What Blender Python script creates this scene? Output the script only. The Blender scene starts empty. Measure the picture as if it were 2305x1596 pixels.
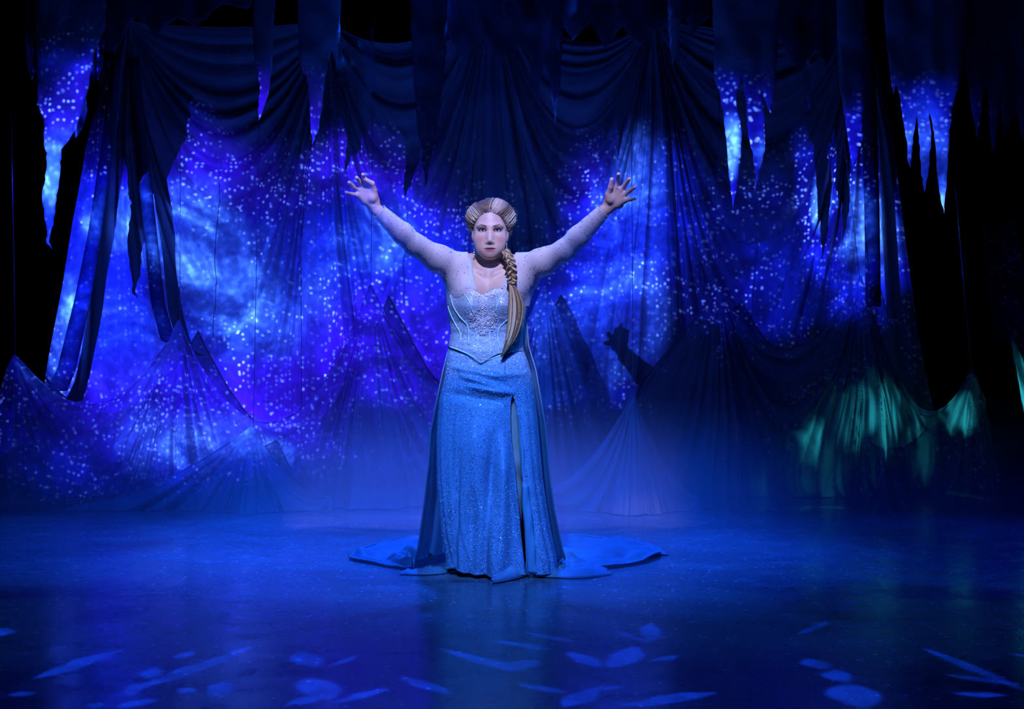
import bpy, bmesh, math, random
import numpy as np
from mathutils import Vector, Matrix, noise as mnoise
from mathutils.geometry import delaunay_2d_cdt

scene = bpy.context.scene
COL = scene.collection
FPX, CX, CY = 3201.0, 1152.5, 798.0          # focal length and centre of the 2305x1596 frame
CAM = Vector((0.0, -6.2, 1.0))

# ------------------------------------------------------------------ camera
cam_d = bpy.data.cameras.new('camera')
cam_d.sensor_width = 36.0
cam_d.lens = 36.0 * FPX / 2305.0
cam_d.clip_end = 100
cam = bpy.data.objects.new('camera', cam_d)
cam.location = CAM
cam.rotation_euler = (math.radians(90), 0, 0)
COL.objects.link(cam)
scene.camera = cam

def at(px, py, d):
    """world point seen at photo pixel (px,py) at depth d from the camera"""
    return Vector(((px - CX) * d / FPX, CAM.y + d, CAM.z - (py - CY) * d / FPX))
def on_floor(px, py):
    d = FPX * CAM.z / (py - CY)
    return at(px, py, d)

# ------------------------------------------------------------------ view and world
vs = scene.view_settings
vs.view_transform = 'Standard'; vs.look = 'None'; vs.exposure = 0.0; vs.gamma = 1.0
vs.use_curve_mapping = False
scene.cycles.use_denoising = True
scene.cycles.use_adaptive_sampling = True
scene.cycles.adaptive_threshold = 0.03
scene.cycles.adaptive_min_samples = 16
scene.cycles.use_light_tree = False
scene.cycles.max_bounces = 4
scene.cycles.diffuse_bounces = 1
scene.cycles.glossy_bounces = 2
scene.cycles.transmission_bounces = 2
scene.cycles.volume_step_rate = 3.0
scene.cycles.volume_max_steps = 48
scene.cycles.transparent_max_bounces = 16
scene.cycles.volume_bounces = 0
world = bpy.data.worlds.new('world'); scene.world = world
world.use_nodes = True
bg = world.node_tree.nodes['Background']
bg.inputs[0].default_value = (0.03, 0.10, 1.0, 1)
bg.inputs[1].default_value = 0.005

# ------------------------------------------------------------------ node helpers
class NT:
    def __init__(s, tree, dim='3D'): s.t = tree; s.n = tree.nodes; s.l = tree.links; s.dim = dim
    def new(s, kind, **kw):
        n = s.n.new(kind)
        for k, v in kw.items(): setattr(n, k, v)
        return n
    def put(s, sock, v):
        if v is None: return
        if isinstance(v, bpy.types.NodeSocket): s.l.new(v, sock)
        else: sock.default_value = v
    def math(s, op, a, b=None, c=None, clamp=False):
        n = s.new('ShaderNodeMath', operation=op, use_clamp=clamp)
        for i, v in enumerate((a, b, c)):
            if v is not None: s.put(n.inputs[i], v)
        return n.outputs[0]
    def add(s, a, b): return s.math('ADD', a, b)
    def mul(s, a, b): return s.math('MULTIPLY', a, b)
    def sub(s, a, b): return s.math('SUBTRACT', a, b)
    def smooth(s, v, lo, hi, a=0.0, b=1.0):
        n = s.new('ShaderNodeMapRange', interpolation_type='SMOOTHSTEP')
        s.put(n.inputs[0], v); n.inputs[1].default_value = lo; n.inputs[2].default_value = hi
        n.inputs[3].default_value = a; n.inputs[4].default_value = b
        return n.outputs[0]
    def comb(s, x, y, z=0.0):
        n = s.new('ShaderNodeCombineXYZ')
        for i, v in enumerate((x, y, z)): s.put(n.inputs[i], v)
        return n.outputs[0]
    def sep(s, v):
        n = s.new('ShaderNodeSeparateXYZ'); s.put(n.inputs[0], v)
        return n.outputs
    def noise(s, vec, scale, detail=2.0, rough=0.5, dist=0.0, color=False):
        n = s.new('ShaderNodeTexNoise', noise_dimensions=s.dim); s.put(n.inputs['Vector'], vec)
        n.inputs['Scale'].default_value = scale; n.inputs['Detail'].default_value = detail
        n.inputs['Roughness'].default_value = rough; n.inputs['Distortion'].default_value = dist
        return n.outputs['Color' if color else 'Fac']
    def voro(s, vec, scale, rand=1.0, feature='F1'):
        n = s.new('ShaderNodeTexVoronoi', feature=feature, voronoi_dimensions=s.dim); s.put(n.inputs['Vector'], vec)
        n.inputs['Scale'].default_value = scale; n.inputs['Randomness'].default_value = rand
        return n.outputs
    def mix(s, f, a, b):
        n = s.new('ShaderNodeMix', data_type='RGBA'); s.put(n.inputs[0], f)
        s.put(n.inputs[6], a); s.put(n.inputs[7], b)
        return n.outputs[2]
    def vmath(s, op, a, b=None, scale=None):
        n = s.new('ShaderNodeVectorMath', operation=op); s.put(n.inputs[0], a)
        if b is not None: s.put(n.inputs[1], b)
        if scale is not None: s.put(n.inputs['Scale'], scale)
        return n.outputs[0]
    def ramp(s, f, stops):
        n = s.new('ShaderNodeValToRGB'); s.put(n.inputs[0], f)
        e = n.color_ramp.elements
        while len(e) < len(stops): e.new(0.5)
        for el, (p, c) in zip(e, stops): el.position = p; el.color = (*c, 1)
        return n.outputs[0]

# ------------------------------------------------------------------ lights
def spot(name, loc, target, energy, color, size_deg, blend=0.5, radius=0.1):
    d = bpy.data.lights.new(name, 'SPOT')
    d.energy = energy; d.color = color; d.spot_size = math.radians(size_deg)
    d.spot_blend = blend; d.shadow_soft_size = radius
    o = bpy.data.objects.new(name, d); COL.objects.link(o)
    o.location = loc
    o.rotation_euler = (Vector(target) - Vector(loc)).to_track_quat('-Z', 'Y').to_euler()
    return o

DC = 10.1                                     # depth of the painted curtain
PROJ = Vector((-3.0, -6.2, 2.75))             # the video projector, up and to the side of the camera

def gobo_spot(o):
    """node tree of a lamp with a picture in it: u, v = slope of the ray across and up the beam"""
    o.data.use_nodes = True
    t = NT(o.data.node_tree, '2D'); t.n.clear()
    tc = t.new('ShaderNodeTexCoord')
    x, y, z = t.sep(tc.outputs['Normal'])
    iz = t.math('DIVIDE', 1.0, t.math('MAXIMUM', t.math('ABSOLUTE', z), 0.05))
    return t, t.mul(x, iz), t.mul(y, iz)
def gobo_out(t, col, strength=1.0):
    em = t.new('ShaderNodeEmission'); t.put(em.inputs[0], col); t.put(em.inputs[1], strength)
    out = t.new('ShaderNodeOutputLight'); t.l.new(em.outputs[0], out.inputs[0])

def build_projector():
    o = spot('video_projector', PROJ, PROJ + Vector((0, 1, 0)), 19000.0, (1, 1, 1), 95, 0.02, 0.008)
    o.rotation_euler = (math.radians(90), 0, 0)
    t, u, v = gobo_spot(o)
    # picture coordinates: thousandths of a frame on the curtain's plane
    a = FPX / 1000.0
    X = t.add(t.mul(u, a), (CX + PROJ.x * FPX / DC) / 1000.0)
    Y = t.add(t.mul(v, -a), (CY - (PROJ.z - CAM.z) * FPX / DC) / 1000.0)
    q = t.comb(X, Y, 0.0)
    neb = t.noise(q, 4.6, 5.0, 0.60, 0.8)
    n2 = t.noise(t.vmath('ADD', q, (3.1, 1.7, 0)), 2.6, 3.0, 0.55, 0.0)
    fine = t.smooth(t.noise(q, 55.0, 1.0, 0.6), 0.42, 0.72)
    Xw = t.add(X, t.mul(t.sub(neb, 0.5), 0.16)); Yw = t.add(Y, t.mul(t.sub(n2, 0.5), 0.22))
    def blob(cx, cy, rx, ry, w):
        dx = t.mul(t.sub(Xw, cx), 1.0 / rx); dy = t.mul(t.sub(Yw, cy), 1.0 / ry)
        return t.smooth(t.add(t.mul(dx, dx), t.mul(dy, dy)), 1.0, 0.0, 0.0, w)
    def total(lst):
        r = None
        for b in lst:
            g = blob(*b); r = g if r is None else t.add(r, g)
        return r
    body = total(PROJ_BODY); core = total(PROJ_CORE)
    Xw, Yw = X, Y
    core = t.add(core, total(PROJ_SPOT))
    neb = t.smooth(neb, 0.36, 0.70); neb2 = t.smooth(n2, 0.38, 0.60)
    lvl = t.mul(body, t.add(0.16, t.mul(t.add(neb, 0.16), t.add(0.22, t.mul(neb2, 0.80)))))
    lvl = t.mul(lvl, t.add(0.85, t.mul(fine, 0.35)))
    clr = t.mul(core, t.mul(t.add(0.10, neb), t.add(0.7, t.mul(fine, 0.6))))
    def stars(scale, r, keep, off):
        vo = t.voro(t.vmath('ADD', q, (off, off * 0.7, 0)), scale)
        disc = t.smooth(vo['Distance'], r, r * 0.35)
        return t.mul(disc, t.smooth(t.sep(vo['Color'])[0], keep, min(1.0, keep + 0.25), 0.0, 1.0))
    st = t.add(stars(40.0, 0.13, 0.70, 0.0), t.mul(stars(95.0, 0.25, 0.60, 5.3), t.add(0.25, t.mul(neb, 0.8))))
    bc = t.math('MINIMUM', t.add(body, core), 1.2)
    st = t.mul(st, t.add(0.03, t.mul(bc, t.add(0.06, t.mul(neb, 1.1)))))
    vio = t.math('MINIMUM', total([(0.90, 0.92, 0.40, 0.34, 1.0), (0.62, 0.36, 0.40, 0.16, 0.8), (0.45, 0.95, 0.45, 0.20, 0.7), (1.1, 0.3, 0.4, 0.3, 0.8)]), 1.0)
    deep = t.mix(vio, t.mix(neb2, (0.0065, 0.0030, 0.55, 1), (0.0050, 0.012, 0.80, 1)), (0.022, 0.0020, 0.62, 1))
    col = t.vmath('SCALE', deep, scale=lvl)
    col = t.vmath('ADD', col, t.vmath('SCALE', (0.024, 0.125, 1.0), scale=clr))
    col = t.vmath('ADD', col, t.vmath('SCALE', (0.10, 0.26, 0.45), scale=t.mul(t.mul(clr, clr), 0.55)))
    col = t.vmath('ADD', col, t.vmath('SCALE', (0.11, 0.22, 1.1), scale=t.mul(st, 3.2)))
    # edge of the raster
    ex = t.mul(t.smooth(X, -0.12, 0.02), t.smooth(X, 2.46, 2.34))
    ey = t.mul(t.smooth(t.add(Y, t.smooth(X, 0.54, 0.40, 0.0, 0.14)), 0.25, 0.46), t.smooth(Y, 1.24, 1.12))
    gobo_out(t, t.vmath('SCALE', col, scale=t.mul(ex, ey)))
    return o

# (x, y, radius x, radius y, weight), thousandths of the frame on the curtain
PROJ_BODY = [(0.42, 0.64, 0.44, 0.44, 0.95), (0.19, 0.62, 0.18, 0.42, 0.95), (0.85, 0.64, 0.32, 0.36, 0.70),
             (0.88, 0.92, 0.38, 0.30, 0.62), (0.40, 0.98, 0.40, 0.26, 0.60), (1.42, 0.50, 0.19, 0.36, 1.0),
             (1.34, 0.72, 0.20, 0.30, 0.50), (1.96, 0.54, 0.13, 0.30, 0.95), (1.72, 0.60, 0.22, 0.26, 0.34),
             (0.60, 1.05, 0.25, 0.15, 0.45), (0.86, 0.36, 0.14, 0.16, 0.50), (1.90, 0.30, 0.10, 0.18, 0.45),
             (2.25, 0.52, 0.30, 0.25, 0.75), (1.87, 0.45, 0.07, 0.16, 0.7), (2.14, 0.41, 0.08, 0.12, 0.6), (0.35, 0.48, 0.08, 0.16, 0.6)]
PROJ_CORE = [(0.285, 0.53, 0.11, 0.09, 1.1), (0.53, 0.635, 0.14, 0.11, 1.0), (0.42, 0.52, 0.17, 0.13, 0.65),
             (0.16, 0.75, 0.07, 0.18, 0.55), (0.60, 0.66, 0.25, 0.20, 0.35), (1.45, 0.42, 0.10, 0.20, 0.7),
             (0.33, 0.80, 0.16, 0.14, 0.35), (1.98, 0.53, 0.09, 0.16, 1.0), (0.86, 0.57, 0.13, 0.09, 0.7),
             (1.42, 0.68, 0.14, 0.20, 0.45), (0.57, 1.03, 0.14, 0.08, 0.5), (0.40, 1.03, 0.10, 0.12, 0.35),
             (1.33, 0.80, 0.12, 0.16, 0.35), (2.30, 0.50, 0.10, 0.14, 0.5)]
PROJ_SPOT = [(2.348, 0.575, 0.035, 0.07, 2.2), (0.338, 0.535, 0.05, 0.09, 3.0), (1.865, 0.46, 0.035, 0.09, 1.2), (0.285, 0.53, 0.10, 0.06, 1.8), (0.535, 0.635, 0.08, 0.06, 1.7), (0.44, 0.55, 0.16, 0.12, 0.6), (1.985, 0.53, 0.03, 0.10, 1.6), (0.17, 0.72, 0.03, 0.12, 1.0), (1.45, 0.38, 0.05, 0.14, 0.7), (0.675, 1.06, 0.06, 0.05, 1.8), (0.50, 1.06, 0.07, 0.06, 0.8)]
projector = build_projector()

BLUE = (0.004, 0.085, 1.0)
DEEP = (0.003, 0.045, 1.0)
# rig over the stage: blue washes, shuttered pale specials on the performer, blue back light
spot('blue_back_wash', (-0.2, 2.75, 5.6), (-0.2, 1.45, 0.0), 4000, BLUE, 44, 0.8, 0.2)
spot('blue_side_wash', (-3.4, 0.1, 5.2), (-1.9, 1.5, 0.0), 1200, BLUE, 40, 0.9, 0.2)
spot('blue_side_wash_two', (3.6, 0.0, 5.2), (2.2, 1.1, 0.0), 640, DEEP, 40, 0.9, 0.2)
spot('blue_front_wash', (0.5, -4.2, 5.6), (-0.05, 0.0, 1.25), 1250, (0.03, 0.17, 1.0), 27, 0.6, 0.15)
spot('blue_fore_wash', (0.6, -5.6, 5.4), (-0.3, -1.4, 0.0), 380, DEEP, 66, 1.0, 0.2)
spot('blue_rim_wash', (3.4, 1.2, 4.2), (-0.05, 0.0, 1.1), 420, (0.02, 0.20, 1.0), 24, 0.8, 0.12)
spot('blue_rim_wash_two', (-3.4, 1.2, 4.2), (-0.1, 0.0, 1.1), 420, (0.02, 0.20, 1.0), 24, 0.8, 0.12)

def profile_lamp(name, loc, tgt, energy, col, hx, lo, hi, soft, taper=None):
    """profile lamp, shutters cut to the performer"""
    loc, tgt = Vector(loc), Vector(tgt)
    o = spot(name, loc, tgt, energy, (1, 1, 1), 40, 0.1, 0.06)
    t, u, v = gobo_spot(o)
    D = (tgt - loc).length
    V = t.mul(v, D)
    ax = t.math('ABSOLUTE', t.mul(u, D))
    if taper:                                   # slanted side shutters: narrow at the waist, wide at the hands
        w0, v0, v1 = taper
        ax = t.add(ax, t.smooth(V, v1, v0, 0.0, hx - w0))
    mx = t.smooth(ax, hx, hx - soft)
    my = t.mul(t.smooth(V, lo, lo + soft), t.smooth(V, hi, hi - soft))
    gobo_out(t, (*col, 1), t.mul(mx, my))
profile_lamp('pale_special', (0.05, -3.5, 4.8), (-0.08, 0.25, 1.42), 1120, (0.80, 0.76, 1.12), 0.86, -0.42, 0.46, 0.14, (0.32, -0.10, 0.12))
profile_lamp('pale_blue_special', (-0.7, -4.6, 4.6), (-0.08, 0.25, 0.75), 2000, (0.06, 0.27, 1.0), 0.40, -0.75, 0.42, 0.22)

def build_green():
    """second projector picking out the low drapes on one side in green"""
    loc = Vector((3.9, -1.5, 3.6)); tgt = at(1990, 945, 9.6)
    o = spot('green_projector', loc, tgt, 6500, (1, 1, 1), 60, 0.1, 0.01)
    M_ = (tgt - loc).to_track_quat('-Z', 'Y').to_matrix().inverted()
    t, u, v = gobo_spot(o)
    q = t.comb(u, t.mul(v, 0.13), 0.0)
    n = t.noise(q, 46.0, 2.0, 0.6, 0.0)
    n2 = t.noise(t.comb(u, v, 0.0), 30.0, 3.0, 0.6)
    wu = t.add(u, t.mul(t.sub(n2, 0.5), 0.05)); wv = t.add(v, t.mul(t.sub(n, 0.5), 0.10))
    tot = None
    for px, py, d, rx, ry, w in ((1950, 945, 9.5, 0.080, 0.034, 0.9), (2145, 925, 9.5, 0.034, 0.036, 0.9), (2286, 890, 9.3, 0.022, 0.060, 1.2), (1840, 985, 9.5, 0.04, 0.03, 0.3)):
        L = M_ @ (at(px, py, d) - loc); cu, cv = L.x / -L.z, L.y / -L.z
        dx = t.mul(t.sub(wu, cu), 1 / rx); dy = t.mul(t.sub(wv, cv), 1 / ry)
        g = t.smooth(t.add(t.mul(dx, dx), t.mul(dy, dy)), 1.0, 0.0, 0.0, w)
        tot = g if tot is None else t.add(tot, g)
    gobo_out(t, (0.015, 0.33, 0.36, 1), t.mul(tot, t.add(0.05, t.smooth(n, 0.46, 0.66))))
build_green()

# lamp with a cut leaf-and-twig gobo lighting the front of the stage; streaks in photo pixels of the floor
LEAVES = []
for ox, k, lst in ((0, 1.921, [(130, 830, 540, 690, 12), (500, 900, 1130, 670, 12), (1280, 700, 1375, 775, 16), (1430, 770, 1550, 720, 5), (1340, 815, 1425, 915, 20),
                              (1420, 930, 1700, 860, 10), (1720, 810, 1960, 890, 10), (1900, 690, 2260, 800, 9), (925, 905, 975, 830, 12), (30, 893, 160, 880, 9), (500, 950, 690, 905, 11),
                              (1230, 942, 1400, 893, 11), (640, 825, 675, 770, 10), (560, 900, 585, 840, 9), (760, 880, 860, 870, 9), (750, 735, 850, 705, 9), (380, 945, 450, 925, 9), (0, 640, 30, 600, 12),
                              (2200, 780, 2330, 740, 12)]),
                   (1100, 1.913, [(150, 618, 385, 662, 6), (20, 655, 290, 695, 7), (340, 700, 490, 772, 11), (510, 600, 690, 665, 5), (650, 655, 772, 628, 6), (690, 660, 705, 580, 12), (690, 742, 825, 718, 7),
                              (520, 775, 655, 680, 18), (320, 945, 470, 850, 13), (560, 935, 1000, 875, 13), (430, 862, 590, 848, 8), (0, 740, 165, 785, 9), (1370, 730, 1445, 778, 12), (1475, 775, 1535, 835, 14),
                              (1530, 830, 1630, 950, 24), (1860, 680, 2320, 875, 8), (1960, 800, 2300, 845, 8), (1330, 630, 1460, 568, 5), (2240, 708, 2330, 722, 6), (1990, 880, 2260, 895, 9), (120, 840, 350, 880, 8)])):
    for x0, y0, x1, y1, w in lst: LEAVES.append((ox + x0 / k, 1100 + y0 / k, ox + x1 / k, 1100 + y1 / k, w / k))
def build_leaf_gobo():
    loc = Vector((-0.4, -5.0, 5.6)); tgt = Vector((0.0, -1.6, 0.0))
    o = spot('leaf_gobo_lamp', loc, tgt, 5600, (1, 1, 1), 62, 0.3, 0.012)
    M_ = (tgt - loc).to_track_quat('-Z', 'Y').to_matrix().inverted()
    t, u, v = gobo_spot(o)
    q = t.comb(u, v, 0.0)
    wob = t.noise(q, 38.0, 2.0, 0.6)
    q = t.vmath('ADD', q, t.comb(t.mul(t.sub(wob, 0.5), 0.007), t.mul(t.sub(wob, 0.5), -0.007), 0.0))
    def uv(p):
        L = M_ @ (p - loc); return Vector((L.x / -L.z, L.y / -L.z))
    tot = None
    for x0, y0, x1, y1, w in LEAVES:
        a, b = uv(on_floor(x0, y0)), uv(on_floor(x1, y1))
        c = (a + b) / 2; h = max((b - a).length / 2, 1e-3); e = (b - a).normalized(); wd = w * 0.00105
        r = t.vmath('SUBTRACT', q, (c.x, c.y, 0))
        n1 = t.new('ShaderNodeVectorMath', operation='DOT_PRODUCT'); t.put(n1.inputs[0], r); n1.inputs[1].default_value = (e.x / h, e.y / h, 0)
        n2 = t.new('ShaderNodeVectorMath', operation='DOT_PRODUCT'); t.put(n2.inputs[0], r); n2.inputs[1].default_value = (-e.y / wd, e.x / wd, 0)
        m = t.sub(1.0, t.add(t.mul(n1.outputs['Value'], n1.outputs['Value']), t.math('ABSOLUTE', n2.outputs['Value'])))
        tot = m if tot is None else t.math('MAXIMUM', tot, m)
    k = t.smooth(tot, 0.0, 0.28)
    k = t.mul(k, t.add(0.45, t.mul(t.smooth(wob, 0.35, 0.65), 0.55)))
    gobo_out(t, (0.004, 0.062, 1.0, 1), k)
build_leaf_gobo()

# ================================================================== helpers for things
def tag(o, label=None, cat=None, group=None, kind=None):
    if label: o['label'] = label
    if cat: o['category'] = cat
    if group: o['group'] = group
    if kind: o['kind'] = kind
    return o
def empty(name, loc=(0, 0, 0)):
    o = bpy.data.objects.new(name, None); o.location = loc; COL.objects.link(o)
    o.empty_display_size = 0.1
    return o
def mesh_obj(name, verts, faces, mat, parent=None, smooth=True):
    me = bpy.data.meshes.new(name)
    if isinstance(verts, np.ndarray) and isinstance(faces, np.ndarray):
        nv, nf, k = len(verts), len(faces), faces.shape[1]
        me.vertices.add(nv); me.vertices.foreach_set('co', np.ascontiguousarray(verts, dtype=np.float32).ravel())
        me.loops.add(nf * k); me.loops.foreach_set('vertex_index', np.ascontiguousarray(faces, dtype=np.int32).ravel())
        me.polygons.add(nf); me.polygons.foreach_set('loop_start', np.arange(0, nf * k, k, dtype=np.int32))
        me.update(calc_edges=True)
    else:
        me.from_pydata([tuple(v) for v in verts], [], [tuple(f) for f in faces])
    if smooth: me.polygons.foreach_set('use_smooth', np.ones(len(me.polygons), dtype=bool))
    me.update()
    if mat: me.materials.append(mat)
    o = bpy.data.objects.new(name, me); COL.objects.link(o)
    if parent:
        o.parent = parent
        o.matrix_parent_inverse = Matrix.Translation(parent.location).inverted()
    return o
def grid_faces(nr, nc, wrap=False):
    r, c = np.meshgrid(np.arange(nr - 1), np.arange(nc if wrap else nc - 1), indexing='ij')
    c2 = (c + 1) % nc
    a = r * nc + c; b = r * nc + c2; d = (r + 1) * nc + c; e = (r + 1) * nc + c2
    return np.stack([a, b, e, d], -1).reshape(-1, 4)
def solidify(o, t, offset=0.0):
    m = o.modifiers.new('thickness', 'SOLIDIFY'); m.thickness = t; m.offset = offset
    return o
def tube(path, rad, seg=8, caps=True):
    """verts, quad/tri faces of a tube with per-point radius"""
    P = [Vector(p) for p in path]; n = len(P)
    R = rad if hasattr(rad, '__len__') else [rad] * n
    V, F = [], []
    up = Vector((0.31, 0.17, 0.93))
    for i in range(n):
        t = (P[min(i + 1, n - 1)] - P[max(i - 1, 0)]).normalized()
        s = t.cross(up)
        if s.length < 1e-3: s = t.cross(Vector((1, 0, 0)))
        s.normalize(); w = s.cross(t)
        for k in range(seg):
            a = 2 * math.pi * k / seg
            V.append(P[i] + (s * math.cos(a) + w * math.sin(a)) * R[i])
    for i in range(n - 1):
        for k in range(seg):
            k2 = (k + 1) % seg
            F.append((i * seg + k, i * seg + k2, (i + 1) * seg + k2, (i + 1) * seg + k))
    if caps:
        F.append(tuple(range(seg - 1, -1, -1))); F.append(tuple((n - 1) * seg + k for k in range(seg)))
    return V, F

# ------------------------------------------------------------------ noise in numpy
def hash1(i, seed):
    x = np.sin(i * 127.1 + seed * 311.7) * 43758.5453
    return x - np.floor(x)
def vnoise1(x, seed=0.0):
    i = np.floor(x); f = x - i; f = f * f * (3 - 2 * f)
    return hash1(i, seed) * (1 - f) + hash1(i + 1, seed) * f
def vnoise2(x, y, seed=0.0):
    xi, yi = np.floor(x), np.floor(y); fx, fy = x - xi, y - yi
    fx = fx * fx * (3 - 2 * fx); fy = fy * fy * (3 - 2 * fy)
    h = lambda a, b: hash1(a + b * 57.31, seed)
    return (h(xi, yi) * (1 - fx) + h(xi + 1, yi) * fx) * (1 - fy) + (h(xi, yi + 1) * (1 - fx) + h(xi + 1, yi + 1) * fx) * fy

# ================================================================== materials
def mat_new(name):
    m = bpy.data.materials.new(name); m.use_nodes = True
    t = NT(m.node_tree); t.n.clear()
    out = t.new('ShaderNodeOutputMaterial')
    return m, t, out
def principled(t, **kw):
    n = t.new('ShaderNodeBsdfPrincipled')
    for k, v in kw.items(): t.put(n.inputs[k.replace('_', ' ')], v)
    return n
def simple_mat(name, col, rough=0.6, **kw):
    m, t, out = mat_new(name)
    p = principled(t, Base_Color=(*col, 1), Roughness=rough, **kw)
    t.l.new(p.outputs[0], out.inputs[0]); return m
def cloth_mat(name, col, trans=0.0, transluc=0.25, weave=900.0, rough=0.75, sheen=0.0, tint=(1, 1, 1)):
    """woven stage cloth: diffuse and translucent, partly see-through when sheer"""
    m, t, out = mat_new(name)
    tc = t.new('ShaderNodeTexCoord')
    n1 = t.noise(tc.outputs['Object'], weave, 1.0)
    n2 = t.noise(tc.outputs['Object'], 5.0, 3.0)
    c = t.mix(t.smooth(n2, 0.3, 0.7), (*[v * 0.82 for v in col], 1), (*col, 1))
    p = principled(t, Base_Color=c, Roughness=rough, Sheen_Weight=sheen)
    p.inputs['Specular IOR Level'].default_value = 0.25
    bp = t.new('ShaderNodeBump'); t.put(bp.inputs['Height'], n1); bp.inputs['Strength'].default_value = 0.12
    bp.inputs['Distance'].default_value = 0.002
    t.l.new(bp.outputs[0], p.inputs['Normal'])
    tr = t.new('ShaderNodeBsdfTranslucent'); t.put(tr.inputs[0], c)
    mx = t.new('ShaderNodeMixShader'); mx.inputs[0].default_value = transluc
    t.l.new(p.outputs[0], mx.inputs[1]); t.l.new(tr.outputs[0], mx.inputs[2])
    res = mx.outputs[0]
    if trans > 0:
        tp = t.new('ShaderNodeBsdfTransparent'); tp.inputs[0].default_value = (*tint, 1)
        m2 = t.new('ShaderNodeMixShader'); m2.inputs[0].default_value = trans
        t.l.new(res, m2.inputs[1]); t.l.new(tp.outputs[0], m2.inputs[2]); res = m2.outputs[0]
    t.l.new(res, out.inputs[0]); return m

M = {}
M['black'] = simple_mat('black masking', (0.004, 0.004, 0.005), 0.95)
M['black'].node_tree.nodes['Principled BSDF'].inputs['Specular IOR Level'].default_value = 0.05
M['curtain'] = cloth_mat('white muslin curtain', (0.62, 0.62, 0.66), 0.0, 0.15)
M['sheer'] = cloth_mat('sheer voile', (0.40, 0.42, 0.47), 0.26, 0.3)
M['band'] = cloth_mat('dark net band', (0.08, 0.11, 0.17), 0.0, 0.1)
M['icicle'] = cloth_mat('icicle felt', (0.60, 0.62, 0.68), 0.0, 0.2, weave=160.0)
M['border'] = cloth_mat('dim border cloth', (0.16, 0.19, 0.26), 0.0, 0.2)
M['wire'] = simple_mat('steel wire', (0.25, 0.26, 0.3), 0.35, Metallic=0.8)

def film_mat():
    m, t, out = mat_new('clear iridescent film')
    tp = t.new('ShaderNodeBsdfTransparent'); tp.inputs[0].default_value = (0.9, 0.95, 1, 1)
    gl = t.new('ShaderNodeBsdfGlossy'); gl.inputs['Roughness'].default_value = 0.30
    tc = t.new('ShaderNodeTexCoord')
    c = t.ramp(t.noise(tc.outputs['Object'], 9.0, 2.0), [(0.35, (0.2, 0.9, 0.8)), (0.55, (0.5, 0.8, 1.0)), (0.7, (0.3, 1.0, 0.5))])
    t.put(gl.inputs['Color'], c)
    lw = t.new('ShaderNodeLayerWeight'); lw.inputs[0].default_value = 0.35
    mx = t.new('ShaderNodeMixShader')
    t.put(mx.inputs[0], t.add(0.22, t.mul(lw.outputs['Facing'], 0.35)))
    t.l.new(tp.outputs[0], mx.inputs[1]); t.l.new(gl.outputs[0], mx.inputs[2])
    t.l.new(mx.outputs[0], out.inputs[0]); return m
M['film'] = film_mat()

def floor_mat():
    m, t, out = mat_new('scuffed stage floor'); t.dim = '2D'
    tc = t.new('ShaderNodeTexCoord'); P = tc.outputs['Object']
    big = t.noise(P, 0.7, 3.0, 0.6)
    mid = t.noise(P, 5.0, 3.0, 0.65)
    c = t.mix(t.smooth(big, 0.3, 0.7), (0.13, 0.135, 0.15, 1), (0.20, 0.21, 0.225, 1))
    c = t.mix(t.mul(t.smooth(mid, 0.5, 0.75), 0.3), c, (0.27, 0.28, 0.30, 1))
    # drag scuffs, long marks both ways
    for ang, sc, seed in ((0.4, 3.0, 1.0), (-0.9, 2.4, 7.0), (1.7, 2.8, 13.0)):
        mp = t.new('ShaderNodeMapping'); t.put(mp.inputs[0], P)
        mp.inputs['Location'].default_value = (seed, seed * 0.3, 0)
        mp.inputs['Rotation'].default_value = (0, 0, ang); mp.inputs['Scale'].default_value = (0.35, 3.2, 1)
        s = t.smooth(t.noise(mp.outputs[0], sc, 2.0, 0.6), 0.62, 0.70)
        c = t.mix(t.mul(s, 0.22), c, (0.08, 0.085, 0.10, 1))
    # pale flecks of paint and paper snow
    mp = t.new('ShaderNodeMapping'); t.put(mp.inputs[0], P); mp.inputs['Scale'].default_value = (1, 0.8, 1)
    vo = t.voro(mp.outputs[0], 13.0)
    r = t.sep(vo['Color'])
    fl = t.mul(t.smooth(vo['Distance'], 0.11, 0.06), t.smooth(r[0], 0.62, 0.72))
    vo2 = t.voro(t.vmath('ADD', P, (3.3, 1.1, 0)), 31.0)
    r2 = t.sep(vo2['Color'])
    fl2 = t.mul(t.smooth(vo2['Distance'], 0.13, 0.07), t.smooth(r2[0], 0.7, 0.8))
    flk = t.math('MAXIMUM', t.mul(fl, 0.75), t.mul(fl2, 0.7))
    c = t.mix(flk, c, (0.66, 0.68, 0.72, 1))
    # dark holes and nicks
    vo3 = t.voro(t.vmath('ADD', P, (7.3, 4.1, 0)), 5.0)
    nk = t.mul(t.smooth(vo3['Distance'], 0.055, 0.04), t.smooth(t.sep(vo3['Color'])[1], 0.72, 0.75))
    c = t.mix(nk, c, (0.02, 0.02, 0.03, 1))
    p = principled(t, Base_Color=c)
    t.put(p.inputs['Roughness'], t.add(0.17, t.mul(t.smooth(mid, 0.3, 0.7), 0.12)))
    p.inputs['Specular IOR Level'].default_value = 0.55
    t.l.new(p.outputs[0], out.inputs[0]); return m
M['floor'] = floor_mat()

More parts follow.
